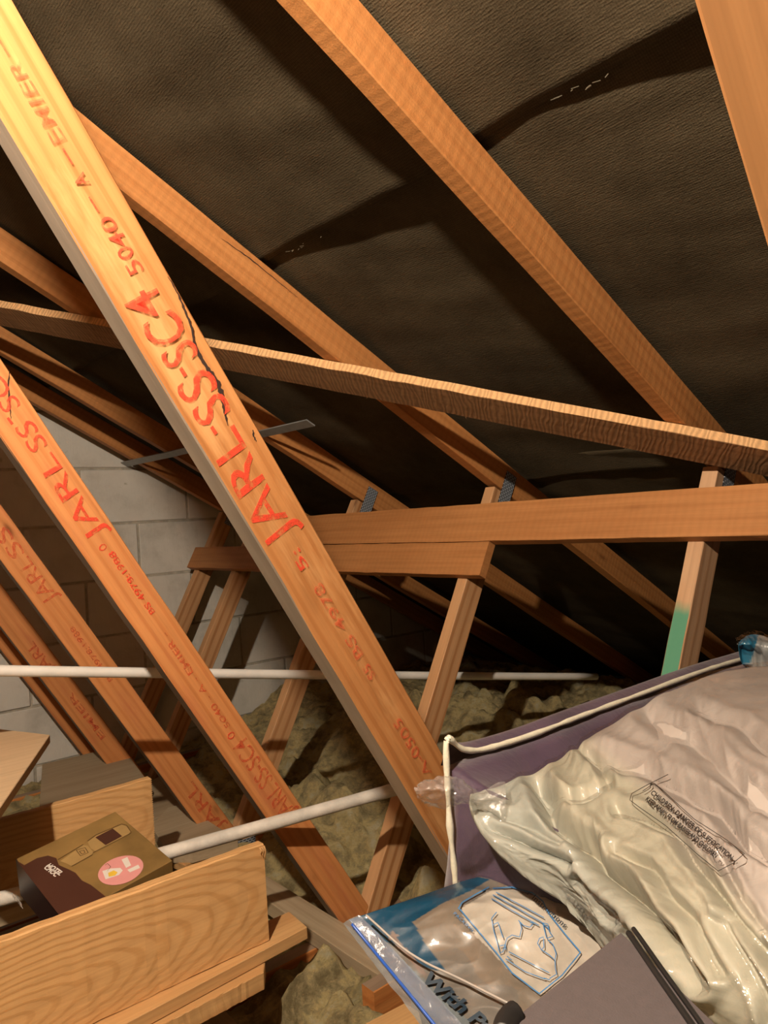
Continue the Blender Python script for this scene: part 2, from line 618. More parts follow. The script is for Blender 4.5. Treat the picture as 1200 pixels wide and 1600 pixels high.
def film(name, tint=(.95, .95, .95), base=.04, bs=30, rough=.1, white=.0, bst=.5):
    m, nt, b = newmat(name)
    nt.nodes.remove(b)
    v, _ = coords(nt, (1, 1, 1), False)
    n1 = noise_n(nt, v, bs, 5, .6, 1.0)
    bp = nt.nodes.new('ShaderNodeBump')
    bp.inputs['Strength'].default_value = bst
    bp.inputs['Distance'].default_value = .01
    nt.links.new(n1, bp.inputs['Height'])
    g = nt.nodes.new('ShaderNodeBsdfGlossy')
    g.inputs['Roughness'].default_value = rough
    nt.links.new(bp.outputs[0], g.inputs['Normal'])
    t = nt.nodes.new('ShaderNodeBsdfTransparent')
    t.inputs[0].default_value = (*tint, 1)
    d = nt.nodes.new('ShaderNodeBsdfDiffuse')
    d.inputs[0].default_value = (.8, .8, .8, 1)
    m1 = nt.nodes.new('ShaderNodeMixShader')
    m1.inputs[0].default_value = white
    nt.links.new(t.outputs[0], m1.inputs[1])
    nt.links.new(d.outputs[0], m1.inputs[2])
    fr = nt.nodes.new('ShaderNodeFresnel')
    fr.inputs[0].default_value = 1.45
    nt.links.new(bp.outputs[0], fr.inputs['Normal'])
    fc = math_(nt, 'MINIMUM', math_(nt, 'ADD', fr.outputs[0], base), .16 + base)
    m2 = nt.nodes.new('ShaderNodeMixShader')
    nt.links.new(fc, m2.inputs[0])
    nt.links.new(m1.outputs[0], m2.inputs[1])
    nt.links.new(g.outputs[0], m2.inputs[2])
    nt.links.new(m2.outputs[0], nt.nodes['Material Output'].inputs[0])
    return m


M_film = film('clear_plastic_film', bs=24, rough=.09, base=.05, bst=.45)
M_film_tail = film('crumpled_plastic_tail', (.96, .95, .93), .12, 45, .12, .13, .8)
M_film_blue = film('clear_vacuum_bag_film', (.93, .95, .97), .0, 18, .07, .0, .2)
M_zip = film('blue_zip_strip', (.45, .62, .92), .08, 60, .2, .2, .3)

# ------------------------------------------------------------------ roof felt (ceiling), floor, gable wall
FZ = DR / 2 + .003


def felt_sheet(name, y0, y1, u0, u1, off, lip, parent, mirror=False, seed=0, label=None):
    """u = distance down the slope from the ridge line x = XA; off = distance outward from the rafters' backs"""
    nu, nv = int((y1 - y0) / .02), int((u1 - u0) / .02)
    V = []
    top = Vector((XA, 0, 0))
    top.z = (ROFF - NR.x * XA) / NR.z
    for j in range(nv + 1):
        u = u0 + (u1 - u0) * j / nv
        for i in range(nu + 1):
            y = y0 + (y1 - y0) * i / nu
            # bay phase
            ph = None
            for k in range(len(TY) - 1):
                if TY[k] <= y <= TY[k + 1]:
                    ph = (y - TY[k]) / (TY[k + 1] - TY[k])
            if ph is None: ph = ((y - TY[0]) % .62) / .62
            s = math.sin(math.pi * ph)
            q = Vector((u * 2.2 + y * 1.1 + seed, y * 1.3 - u * .4, seed))
            w = noise.noise(q) * .010 + noise.noise(Vector((u * 9 + y * 2.5, y * 2.2, seed + 5))) * .0075 + noise.noise(Vector((u * 26 + y * 7, y * 5, seed + 9))) * .0028
            d = off + .004 + (w + .007) * (.25 + .75 * s)
            d = max(d, off + .0006)
            # free lower edge of the upper course hangs into the loft just past each rafter
            if lip:
                e = max(0, 1 - (u1 - u) / .10)
                d -= lip * e * e * max(0, (1 - ph * 1.15)) * min(1, max(0, (ph - .06) * 30)) + 0
            P = top + RD * (-u) + NR * (FZ + d)
            uu = u1 + .006 * noise.noise(Vector((y * 6, 3, seed))) if (lip and j == nv) else u
            P = top - RD * uu + NR * (FZ + d)
            P.y = y
            if mirror: P.x = 2 * XA - P.x
            V.append(P)
    c = Vector((XA, (y0 + y1) / 2, 1.5))
    # object frame: X down the slope, Y along the ridge
    sx = -RD if not mirror else Vector((RD.x, 0, -RD.z))
    m = frame(c, sx, Vector((0, 1, 0)))
    mi = m.inverted()
    o = mesh_obj(name, [mi @ p for p in V], grid_faces(nu, nv), M_felt, parent, m, True)
    md = o.modifiers.new('thickness', 'SOLIDIFY')
    md.thickness = .0012
    md.offset = 0
    if label: o['label'] = label
    return o


ceil = empty('ceiling', None, None, (XA, 1.2, ZA), kind='structure')
ULAP = ( -.19 - XA) / math.cos(TH)
felt_sheet('felt_sheet', -.62, 2.90, 0.0, ULAP, .001, .030, ceil, seed=1)
felt_sheet('felt_sheet', -.62, 2.90, ULAP - .12, ULAP + 1.0, .010, .016, ceil, seed=4)
felt_sheet('felt_sheet', -.62, 2.90, ULAP + .90, 4.25, .019, 0, ceil, seed=8)
felt_sheet('felt_sheet', -.62, 2.90, 0.0, 4.25, .004, 0, ceil, True, seed=12)
# frayed pale edge threads of the upper course
V, F = [], []
rnd = random.Random(5)
for (ya, yb) in ((1.0, 1.12), (.37, .47)):
    for i in range(9):
        y = rnd.uniform(ya, yb)
        L = rnd.uniform(.004, .013)
        P = Vector((XA, y, 0))
        top = Vector((XA, 0, (ROFF - NR.x * XA) / NR.z))
        P = top - RD * (ULAP + rnd.uniform(-.006, .003)) + NR * (FZ - .010)
        P.y = y
        d = (Vector((0, 1, 0)) + RD * rnd.uniform(-.4, .4) + NR * rnd.uniform(-.3, .1)).normalized()
        n = NR.cross(d) * .0006
        k = len(V)
        V += [P - n, P + n, P + d * L + n, P + d * L - n]
        F.append((k, k + 1, k + 2, k + 3))

th_ = mesh_obj('frayed_thread', V, F, plain('pale_thread', (.30, .27, .20), .8), ceil)
th_['kind'] = 'stuff'
floor = mesh_obj('floor', [(-5, -.65, -.05), (2.45, -.65, -.05), (2.45, 3.02, -.05), (-5, 3.02, -.05),
                           (-5, -.65, -.07), (2.45, -.65, -.07), (2.45, 3.02, -.07), (-5, 3.02, -.07)],
                 [(0, 1, 2, 3), (7, 6, 5, 4), (0, 4, 5, 1), (1, 5, 6, 2), (2, 6, 7, 3), (3, 7, 4, 0)], M_plaster)
floor['kind'] = 'structure'

wall = empty('wall_gable', None, None, (0, GY, 0), kind='structure')
XG, Z0 = .4187, .9932


def under_roof(bm, extra=0.0):
    for sgn in (1, -1):
        n = Vector((NR.x * sgn, 0, NR.z))
        topz = (ROFF - NR.x * XA) / NR.z
        co = Vector((XA, 0, topz)) + n * (DR / 2 - .004 - extra)
        bmesh.ops.bisect_plane(bm, geom=list(bm.verts) + list(bm.edges) + list(bm.faces), plane_co=co, plane_no=n, clear_outer=True)
        es = [e for e in bm.edges if e.is_boundary]
        if es: bmesh.ops.edgenet_fill(bm, edges=es)


def box_bm(x0, x1, y0, y1, z0, z1, bev=0.0, seed=0):
    bm = bmesh.new()
    bmesh.ops.create_cube(bm, size=1)
    for v in bm.verts:
        v.co = Vector((x0 + (x1 - x0) * (v.co.x + .5), y0 + (y1 - y0) * (v.co.y + .5), z0 + (z1 - z0) * (v.co.z + .5)))
    if bev: bmesh.ops.bevel(bm, geom=list(bm.edges), offset=bev, segments=1, affect='EDGES')
    return bm


def bm_obj(name, bm, mat, parent=None, center=None, smooth=False):
    c = center if center is not None else Vector((0, 0, 0))
    for v in bm.verts: v.co -= c
    bmesh.ops.recalc_face_normals(bm, faces=bm.faces)
    me = bpy.data.meshes.new(name)
    bm.to_mesh(me)
    bm.free()
    if smooth: me.polygons.foreach_set('use_smooth', [True] * len(me.polygons))
    me.materials.append(mat)
    o = bpy.data.objects.new(name, me)
    o.matrix_basis = Matrix.Translation(c)
    return link(o, parent)


bm = box_bm(-4.8, 2.3, GY + .006, GY + .1, -.05, 2.2)
under_roof(bm, .02)
bm_obj('mortar', bm, M_mortar, wall)
rnd = random.Random(3)
for r in range(-5, 5):
    z0 = Z0 + r * .225 + .005
    z1 = z0 + .215
    z0 = max(z0, -.048)
    if z1 - z0 < .03: continue
    sh = .225 if r % 2 == 0 else 0
    # joints of the even course stand at XG - .225 + .45 n
    for q in range(-5, 6):
        xa = XG - .225 + sh + q * .45 + .005
        xb = xa + .44
        dy = rnd.uniform(-.003, .003)
        bm = box_bm(xa, xb, GY + dy, GY + .09, z0, z1, .003)
        # stepped cut under the rafters
        under_roof(bm, .035)
        if len(bm.faces) < 5 or not bm.verts:
            bm.free()
            continue
        zs = [v.co.z for v in bm.verts]
        if max(zs) - min(zs) < .03:
            bm.free()
            continue
        cx = Vector(((xa + xb) / 2, GY, (z0 + z1) / 2))
        bm_obj('block', bm, M_block, wall, cx)

# ------------------------------------------------------------------ trusses
YV = Vector((0, 1, 0))


def text_mesh(body, size, extrude=.0002, bold=.0, font=None, align='LEFT', shear=0, space=1.0):
    cu = bpy.data.curves.new('t', 'FONT')
    cu.body = body
    cu.size = size
    cu.extrude = extrude
    cu.offset = bold
    cu.align_x = align
    cu.shear = shear
    cu.space_character = space
    cu.resolution_u = 3
    o = bpy.data.objects.new('t', cu)
    COL.objects.link(o)
    dg = bpy.context.evaluated_depsgraph_get()
    me = bpy.data.meshes.new_from_object(o.evaluated_get(dg))
    COL.objects.unlink(o)
    bpy.data.objects.remove(o)
    bpy.data.curves.remove(cu)
    return me


def stencil(parent, ytruss, s0, s1, wbase, h, body, faint=False, bold=.0012):
    """red stencilled lettering on the broad face of a long web, reading up the web"""
    me = text_mesh(body, h / .72, .00015, .0002 if h > .025 else .0002)
    xs = [v.co.x for v in me.vertices]
    x0, x1 = min(xs), max(xs)
    fx = (s1 - s0) / (x1 - x0)
    bm = bmesh.new()
    bm.from_mesh(me)
    bpy.data.meshes.remove(me)
    rr = random.Random(len(body) + int(s0 * 100))
    for v in bm.verts:
        v.co.x = (v.co.x - x0) * fx
        v.co.x += noise.noise(Vector((v.co.x * 60, v.co.y * 60, s0))) * .0022
        v.co.y += noise.noise(Vector((v.co.x * 55, v.co.y * 55, s0 + 9))) * .0022
    me = bpy.data.meshes.new('lettering')
    bm.to_mesh(me)
    bm.free()
    me.materials.append(M_inkfaint if faint else M_ink)
    o = bpy.data.objects.new('lettering', me)
    Y2 = Vector((-math.sin(AL), 0, -math.cos(AL)))
    Z2 = Vector((0, -1, 0))
    m = Matrix((LD, Y2, Z2)).transposed().to_4x4()
    m.translation = LD * s0 + Y2 * wbase + Vector((0, ytruss - .0011, 0))
    o.matrix_basis = m
    return link(o, parent)


LABELS = ['nearest truss, its blurred web crossing the top right corner', 'roof truss with the big red lettered web across the middle and cracked face',
          'second lettered roof truss, its knotted web ending behind the front plank', 'roof truss whose faintly lettered web crosses behind the front lettered webs at left',
          'distant roof truss with a short lit stretch of web at the far left', 'farthest roof truss, standing close against the pale block gable wall']
trusses = []
for k, y in enumerate(TY):
    tr = empty('roof_truss', LABELS[k], 'roof truss', (0, y, 0), 'trussed rafters along the loft')
    trusses.append(tr)
    ym = Vector((0, y + T / 2, 0))
    apexR = Vector((XA, 0, (ROFF - NR.x * XA) / NR.z))
    e = Vector((RO + .03, 0, (ROFF - NR.x * (RO + .03)) / NR.z))
    timber('rafter', e + ym, apexR + ym, YV, T, DR, M_rafter, tr, n=30, seed=k)
    mx_ = lambda p: Vector((2 * XA - p.x, p.y, p.z))
    timber('rafter', mx_(e) + ym, apexR + ym, YV, T, DR, M_rafter, tr, n=12, seed=k + 20)
    lm = M_webplain if k == 0 else (M_web if k == 1 else M_webfar)
    web = timber('web', LD * .045 + ym, LD * (Vector((XA, 0, ZA)).length - .055) + ym, YV, T, DW, lm, tr, n=30, seed=k + 40)
    timber('web', mx_(LD * .045) + ym, mx_(LD * (Vector((XA, 0, ZA)).length - .055)) + ym, YV, T, DW, lm, tr, n=8, seed=k + 60)
    M_ = SD * (XM / math.cos(BE) - .045)
    sw_ = timber('strut', SD * .045 + ym, M_ + ym, YV, T, DW2, M_green if k == 1 else M_brace_pine, tr, n=20, seed=k + 80)
    timber('strut', mx_(SD * .045) + ym, mx_(M_) + ym, YV, T, DW2, M_brace_pine, tr, n=6, seed=k + 90)
    timber('bottom_chord', Vector((2 * XA - RO, 0, 0)) + ym, Vector((RO - .05, 0, 0)) + ym, YV, T, .072, M_front, tr, n=20, seed=k + 95)
    # punched plates: strut head, node
    for P, X, lx, lz in ((SD * (XM / math.cos(BE) - .035), SD, .105, .044), (Vector((0, 0, .01)), Vector((1, 0, 0)), .12, .06)):
        bm = box_bm(-lx / 2, lx / 2, -.0008, .0008, -lz / 2, lz / 2, .0003)
        o = bm_obj('nail_plate', bm, M_plate, None)
        COL.objects.unlink(o)
        mm = frame(P + Vector((0, y - .0018, 0)), X, YV)
        if P.z > .1: mm = frame(P + SD * 0 + SD.cross(YV) * -.012 * 0 + Vector((.014, y - .0018, -.006)), X, YV)
        o.matrix_basis = mm
        link(o, tr)
    webk = web
    if k == 1:
        L = webk
        for a in [(1.087, 1.234, -.012, .043, 'JARL', 0), (1.236, 1.246, .004, .03, '-', 0), (1.249, 1.303, -.020, .048, 'SS', 0), (1.306, 1.316, 0, .03, '-', 0),
                  (1.319, 1.372, -.020, .046, 'SC', 0), (1.374, 1.402, -.014, .044, '4', 0), (1.419, 1.478, -.012, .017, '5040', 0), (1.486, 1.500, -.004, .012, '-', 0),
                  (1.513, 1.524, -.008, .013, 'A', 0), (1.534, 1.548, -.006, .012, '-', 0), (1.556, 1.632, -.010, .015, 'EMIER', 1), (1.638, 1.652, -.006, .012, '-', 1),
                  (1.044, 1.072, -.004, .014, '5:', 0), (.905, 1.02, -.008, .014, 'BS 4978', 1), (.870, .892, -.008, .013, 'S5', 1), (.70, .80, -.008, .014, 'A-0505', 1)]:
            stencil(L, y, a[0], a[1], a[2], a[3], a[4], a[5])
    if k == 2:
        for a in [(1.098, 1.272, -.020, .036, 'JARL', 0), (1.284, 1.335, -.022, .034, 'SS', 0), (1.342, 1.354, 0, .03, '-', 0), (1.362, 1.42, -.022, .034, 'SC', 0), (1.43, 1.46, -.022, .034, '4', 0),
                  (1.076, 1.088, -.006, .015, 'O', 0), (.925, 1.066, -.012, .012, 'BS 4978:1988', 0), (.64, .88, -.008, .012, '5040 - A - EMIER -', 1),
                  (.615, .630, -.006, .018, 'O', 0), (.385, .47, -.020, .036, 'JARL', 1), (.48, .60, -.020, .036, 'SS-SC4', 1)]:
            stencil(webk, y, a[0], a[1], a[2], a[3], a[4], a[5])
    if k == 3:
        for a in [(.92, 1.05, -.018, .036, 'JARL', 1), (1.06, 1.14, -.018, .036, 'SS', 1), (.66, .84, -.008, .013, 'BS 4978:1988', 1), (.10, .28, -.02, .036, 'JARL', 1)]:
            stencil(webk, y, a[0], a[1], a[2], a[3], a[4], a[5])
    if k == 4:
        for a in [(.60, .72, -.012, .03, 'JARL', 1), (.30, .50, -.012, .02, 'EMIER', 1)]:
            stencil(webk, y, a[0], a[1], a[2], a[3], a[4], a[5])


def crack(pts_px, Y, widths, parent, name='crack'):
    P = [onY(x, y, Y) for x, y in pts_px]
    P = lerp_pts(P, 6)
    n = len(P)
    V, F = [], []
    rr = random.Random(4)
    for i, p in enumerate(P):
        d = (P[min(i + 1, n - 1)] - P[max(i - 1, 0)]).normalized()
        s = d.cross(YV)
        t = i / (n - 1) * (len(widths) - 1)
        a = min(int(t), len(widths) - 2)
        w = widths[a] * (1 - t + a) + widths[a + 1] * (t - a)
        w *= rr.uniform(.55, 1.3)
        p = p + Vector((0, -.0009, 0)) + s * rr.uniform(-.0006, .0006)
        V += [p + s * w, p - s * w]
    for i in range(n - 1): F.append((2 * i, 2 * i + 1, 2 * i + 3, 2 * i + 2))
    c = P[0].copy()
    return mesh_obj(name, [v - c for v in V], F, M_crack, parent, Matrix.Translation(c))


def child_named(tr, nm):
    return [o for o in tr.children if o.name.split('.')[0] == nm][0]


w1 = child_named(trusses[1], 'web')
crack([(262, 432), (275, 455), (286, 480), (298, 510), (305, 540), (320, 570), (335, 590), (345, 615), (350, 640), (356, 665)], TY[1], [.0004, .0008, .0012, .0012, .0020, .0026, .0030, .0022, .0004], w1)
crack([(395, 672), (396, 682), (400, 690)], TY[1], [.0008, .0012, .0004], w1)
crack([(15, 580), (13, 605), (16, 640), (17, 655)], TY[2], [.0006, .0014, .0010, .0003], child_named(trusses[2], 'web'))
crack([(345, 372), (370, 390), (395, 408), (440, 445), (465, 465)], TY[2], [.0003, .0010, .0012, .0006, .0003], child_named(trusses[2], 'rafter'))

# ------------------------------------------------------------------ brace, binders, strap, pipes
c = ROFF - DR / 2 - .012
a0, a1 = Vector((-.495, 2.06, 1.607)), Vector((.465, .476, 1.057))
d = (a1 - a0).normalized()
perp = NR.cross(d).normalized()
if perp.x < 0: perp = -perp
B0, B1 = a0 - d * .55, a1 + d * .42
sh = perp * .050 - NR * .0122
br = timber('diagonal_brace', B0 + sh, B1 + sh, NR, .022, .100, M_rough, None, ch=.001, n=60, wob=.0007)
setp(br, 'long rough-sawn diagonal brace nailed across the undersides of the rafters', 'brace')
# hairy lower arris: splinters
V, F = [], []
rnd = random.Random(11)
Lb = (B1 - B0).length
mi = br.matrix_basis.copy()
for i in range(260):
    x = rnd.uniform(.2, Lb - .1)
    sgn = 1 if (mi @ Vector((x, 0, .05)) - mi @ Vector((x, 0, -.05))).z < 0 else -1
    p = Vector((x, rnd.uniform(-.011, .011), sgn * .0495))
    q = p + Vector((rnd.uniform(-.006, .006), rnd.uniform(-.004, .004), sgn * rnd.uniform(.001, .0055)))
    w = Vector((.0004 + rnd.random() * .0008, 0, 0))
    k = len(V)
    V += [p - w, p + w, q]
    F.append((k, k + 1, k + 2))
spl = mesh_obj('splinters', V, F, M_rough, br, mi)
spl['kind'] = 'stuff'

NS = Vector((-math.sin(BE), 0, math.cos(BE)))


def binder(sc_, w, y0, y1, lab, seed):
    P = SD * sc_ + NS * (DW2 / 2 + .0005 + .0125)
    o = timber('binder', P + Vector((0, y1, 0)), P + Vector((0, y0, 0)), NS, .025, w, M_binder, None, ch=.0012, n=40, seed=seed, wob=.0008)
    return setp(o, lab, 'binder', 'horizontal binders on the struts')


binder(1.022, .112, .045, 2.36, 'upper long horizontal binder running out of the right edge across the struts', 1)
binder(.917, .094, 1.158, 2.832, 'lower shorter binder ending squarely left of the green-painted strut', 2)
# bottom longitudinal binder on the chords
bb = timber('binder', Vector((-.118, 2.86, .0555)), Vector((-.118, .66, .0555)), Vector((0, 0, 1)), .035, .065, M_grey, None, n=20)
setp(bb, 'weathered grey bottom binder lying low on the ceiling joists beside the web feet', 'binder')

st = box_bm(-.0, .0, 0, 1, 0, 1)
st.free()
Pst = Vector((.150, 0, (ROFF - DR / 2 - NR.x * .150) / NR.z)) - NR * .0035
Pst0, Pst1 = Pst + Vector((0, 2.90, 0)), Pst + Vector((.012, 1.565, -.007))
sp = timber('steel_strap', Pst0, Pst1, NR, .004, .032, M_steel, None, ch=.0005, n=10)
setp(sp, 'galvanised restraint strap from the gable wall under the far rafters', 'strap')

def straight(a, b, n=12, sag=0.0):
    return [a.lerp(b, i / n) + Vector((0, 0, -sag * 4 * (i / n) * (1 - i / n))) for i in range(n + 1)]


pa, pb = at(0, 1046, 1.51), at(800, 1055.5, 2.34)
dd = (pb - pa)
p1 = tube('white_pipe', straight(pa - dd * .35, pa + dd * 1.28, 20, .004), .0115, M_pipe, None, 16)
setp(p1, 'thin white pipe crossing the loft level behind the lettered webs', 'pipe', 'white pipes')
pa, pb = at(0, 1405, 1.36), at(600, 1238, 1.60)
dd = (pb - pa)
p2 = tube('white_pipe', straight(pa - dd * .17, pa + dd * 1.16, 20), .0130, M_pipe_d, None, 16, wob=.06)
setp(p2, 'dusty white pipe sloping between the two upright planks under the gift box', 'pipe', 'white pipes')

# ------------------------------------------------------------------ insulation
NX, NY = 340, 280
Xl0 = onY(573, 1520, .93).x
V = []
X0, X1, Y0_, Y1_ = -1.9, 2.35, -.5, 2.895
bumps_ = [(Vector((-.235, 1.02, 0)), .085, .13), (Vector((-.20, .86, 0)), .05, .13), (onZ(560, 1290, .1), .14, .22), (onZ(470, 1240, .1), .12, .16), (onZ(750, 1120, .15), .09, .3),
          (onZ(600, 1150, .1), .10, .25), (onZ(330, 1230, .05), .08, .1), (onZ(430, 1090, .1), .09, .25), (onZ(880, 1120, .15), .07, .35), (onZ(255, 1300, .03), .03, .06), (onZ(700, 1380, .1), .10, .1)]
for j in range(NY + 1):
    y = Y0_ + (Y1_ - Y0_) * j / NY
    for i in range(NX + 1):
        x = X0 + (X1 - X0) * i / NX
        q = Vector((x * 3.1, y * 3.4, .3))
        z = .0 + .05 * noise.noise(q) + .022 * (1 - 2.4 * abs(noise.noise(q * 2.1 + Vector((3, 0, 0))))) + .014 * (1 - 2.4 * abs(noise.noise(q * 5.5))) + .030 * abs(noise.noise(q * 3.3)) + .014 * noise.noise(q * 7) + .008 * abs(noise.noise(q * 16)) + .005 * noise.noise(q * 40)
        z += .10 * max(0, min(1, (x - .25) / .5))
        for (bp_, a, w) in bumps_:
            dd2 = ((x - bp_.x) ** 2 + (y - bp_.y) ** 2) / (w * w)
            if dd2 < 4: z += a * min(1, 1.7 * math.exp(-dd2 * 1.6)) * (.75 + .6 * noise.noise(q * 4 + Vector((9, 0, 0))))
        if x < -.33 and y > .3: z = min(z, .028)
        if x > -.66 and x < 1.0 and y < .60: z = min(z, .040)
        if Xl0 - .02 < x < Xl0 + .34 and .89 < y < .97: z = min(z, -.005)
        if -.175 < x < -.060 and y > .62: z = min(z, .034)
        
        zr = (ROFF - NR.x * x) / NR.z - .06
        z = max(-.045, min(z, zr))
        V.append((x, y, z))
ins = mesh_obj('insulation', V, grid_faces(NX, NY), M_wool, None, None, True)
setp(ins, 'yellowish glass wool insulation bulging between the ceiling joists', 'insulation', kind='stuff')

# ------------------------------------------------------------------ planks and boards
ZT, ZB = onY(412, 1318, 1.04).z, onY(422, 1470, 1.04).z
XR = onY(416, 1390, 1.04).x
XR2 = onZ(230, 1213, ZT).x
YR2 = onZ(230, 1213, ZT).y - .01
XV = Vector((1, 0, 0))
pl1 = timber('plank', Vector((-.81, 1.05, (ZT + ZB) / 2)), Vector((XR, 1.05, (ZT + ZB) / 2)), YV, .020, ZT - ZB, M_plank, None, n=24, seed=5, wob=.0008)
setp(pl1, 'front orange pine plank standing on edge with a torn top corner', 'plank', 'pine planks standing on edge')
pl2 = timber('plank', Vector((-.80, YR2, (ZT + ZB) / 2)), Vector((XR2, YR2, (ZT + ZB) / 2)), YV, .020, ZT - ZB, M_plank, None, n=24, seed=9, wob=.0008)
setp(pl2, 'rear orange pine plank standing on edge behind the dark gift box', 'plank', 'pine planks standing on edge')
# torn splinter at the corner of the front plank, saw teeth at the rear one
V, F = [], []
for i in range(3):
    z = ZT - .004
    x = XR - .003 - i * .004
    k = len(V)
    V += [(x, 1.0385, z), (x + .004, 1.0385, z + .001), (x + .005, 1.0375, z - .025 + i * .006), (x + .001, 1.0355, z - .022 + i * .006), (x + .002, 1.031, z - .004)]
    F += [(k, k + 1, k + 2, k + 3), (k, k + 4, k + 3), (k + 1, k + 4, k), (k + 1, k + 2, k + 4), (k + 2, k + 3, k + 4)]
mesh_obj('splinter', V, F, M_plank2, pl1)
V, F = [], []
nt_ = 34
for i in range(nt_):
    z = ZB + (ZT - ZB) * i / nt_
    h = (ZT - ZB) / nt_
    x = XR2
    k = len(V)
    V += [(x, YR2 - .01, z), (x, YR2 - .01, z + h), (x + .0025, YR2 - .0105, z + h * .5), (x, YR2 + .01, z), (x, YR2 + .01, z + h), (x + .002, YR2 + .01, z + h * .5)]
    F += [(k, k + 1, k + 2), (k + 3, k + 5, k + 4), (k, k + 2, k + 5, k + 3), (k + 1, k + 4, k + 5, k + 2)]
mesh_obj('sawn_teeth', V, F, M_plank2, pl2)

f1 = slab('board', [Vector((-.84, onZ(220, 1590, ZB).y - .01, ZB)), onZ(480, 1448, ZB), onZ(452, 1424, ZB), Vector((-.84, 1.12, ZB))], .022, M_plank2, grain=XV)
setp(f1, 'pale flat board directly under the front pine plank', 'board', 'loose boards')
f2 = slab('board', [Vector((-.84, onZ(256, 1600, ZB - .023).y - .03, ZB - .023)), onZ(256, 1600, ZB - .023), onZ(412, 1519, ZB - .023), onZ(414, 1500, ZB - .023), Vector((-.84, 1.09, ZB - .023))], .030, M_plank2, grain=XV, rough=.0009)
setp(f2, 'rough-edged pale board at the bottom of the front plank stack', 'board', 'loose boards')
b2 = slab('board', [Vector((-.84, YR2 - .03, ZB)), Vector((XR2 + .01, YR2 - .03, ZB)), Vector((XR2 + .01, YR2 + .05, ZB)), Vector((-.84, YR2 + .05, ZB))], .03, M_grey, grain=XV)
setp(b2, 'grey board flat beneath the rear pine plank', 'board', 'loose boards')
for xx, lab in ((-.78, 'left grey timber bearer under the two upright planks'), (-.46, 'right grey timber bearer under the two upright planks')):
    t_ = timber('bearer', Vector((xx, .62, .0705)), Vector((xx, 1.86, .0705)), Vector((0, 0, 1)), .067, .045, M_grey, None, n=4)
    setp(t_, lab, 'timber', 'bearers under the planks')
b2b = slab('board', [Vector((-.84, YR2 - .04, .13)), Vector((-.40, YR2 - .04, .13)), Vector((-.40, YR2 + .06, .13)), Vector((-.84, YR2 + .06, .13))], .026, M_grey, grain=XV)
setp(b2b, 'lower grey board beneath the rear pine plank', 'board', 'loose boards')


def pxslab(pts, z, th, mat, lab, name='board', **kw):
    P = [onZ(x, y, z) for x, y in pts]
    o = slab(name, P, th, mat, **kw)
    return setp(o, lab, 'board', 'loose boards')


pxslab([(66, 1194), (190, 1165), (232, 1222), (60, 1285)], .17, .028, M_grey, 'wide grey board lying flat behind the rear pine plank', grain=XV)
pxslab([(225, 1224), (256, 1210), (292, 1262), (232, 1282)], .10, .03, M_grey, 'small brown board end beside the saw-cut plank end', grain=XV)
pxslab([(236, 1290), (262, 1262), (285, 1256), (372, 1312), (300, 1332), (262, 1332)], .128, .028, M_grey, 'grey board leading to the foot of the faintly lettered web', grain=XV)
pxslab([(250, 1338), (325, 1302), (350, 1318), (290, 1352)], .102, .02, M_plank2, 'thin pale board edge just above the dusty pipe', grain=XV)
# light-topped carton at the left
A, B_, C_ = onZ(78, 1148, .52), onZ(0, 1262, .52), onZ(0, 1139, .52)
D_ = B_ + (C_ - A) * 1.0
A2 = A + (C_ - A) * 5.2
B2 = B_ + (B_ - A) * .12
poly = [A, A2, B2 + (A2 - A) , B2]
carton = empty('carton', 'pale tan topped box at the left edge above the planks', 'box', (A.x - .2, A.y - .1, .06))
slab('lid', poly, .018, M_tan, carton, grain=XV)
cc = sum(poly, Vector()) / 4
cc = A2.lerp(B2 + (A2 - A), .5) + Vector((.08, 0, 0))
slab('side', [Vector((-1.20, 1.12, .50)), Vector((-.88, 1.12, .50)), Vector((-.88, 1.50, .50)), Vector((-1.20, 1.50, .50))], .462, M_grey, carton, grain=XV)

# vertical offcut and light platform board under the bags
Xl = onY(573, 1520, .93).x
vo_ = timber('offcut', Vector((Xl, .93, .058)), Vector((Xl + .30, .93, .058)), YV, .035, .12, M_front, None, n=6)
setp(vo_, 'reddish offcut standing on edge beside the yellow insulation', 'timber')
pf = empty('platform', 'pale loft boards carrying the bedding bags at bottom centre', 'boards', (0, .3, .06))
for yy in (.03, .34):
    slab('board', [Vector((-.62, yy, .085)), Vector((.95, yy, .085)), Vector((.95, yy + .235, .085)), Vector((-.62, yy + .235, .085))], .04, M_plank2, pf, grain=XV)
pw = pxslab([(520, 1625), (632, 1567), (760, 1640), (640, 1700)], .13, .02, M_plank2, 'pale board end showing below the blue vacuum bag', grain=onZ(632, 1567, .13) - onZ(520, 1625, .13))

# ------------------------------------------------------------------ printed gift box
ka = .97
A = at(25, 1342, 1.33 * ka)
A = CAM + ray(25, 1342) * (1.33 * ka)
B_ = CAM + ray(180, 1268) * (1.4617 * ka)
C_ = CAM + ray(268, 1345) * (1.322 * ka)
ex, ey = (B_ - A), (C_ - B_)
up = ex.cross(ey).normalized()
if up.z < 0: up = -up
# the box: origin A, x towards B, y towards D (towards the viewer)
ey = (ey - ex * (ey.dot(ex) / ex.dot(ex)))
W, D2, H = ex.length, ey.length, .072
gift = empty('gift_box', 'gold and dark brown printed card box with a round pink sticker', 'box', A - up * H)
mB = Matrix((ex.normalized(), (-ey).normalized(), (ex.cross(-ey)).normalized())).transposed().to_4x4()
if mB.col[2].z < 0:
    mB = Matrix((ex.normalized(), ey.normalized(), ex.cross(ey).normalized())).transposed().to_4x4()
ysgn = 1 if (mB.to_3x3() @ Vector((0, 1, 0))).dot(ey) > 0 else -1
mB.translation = A


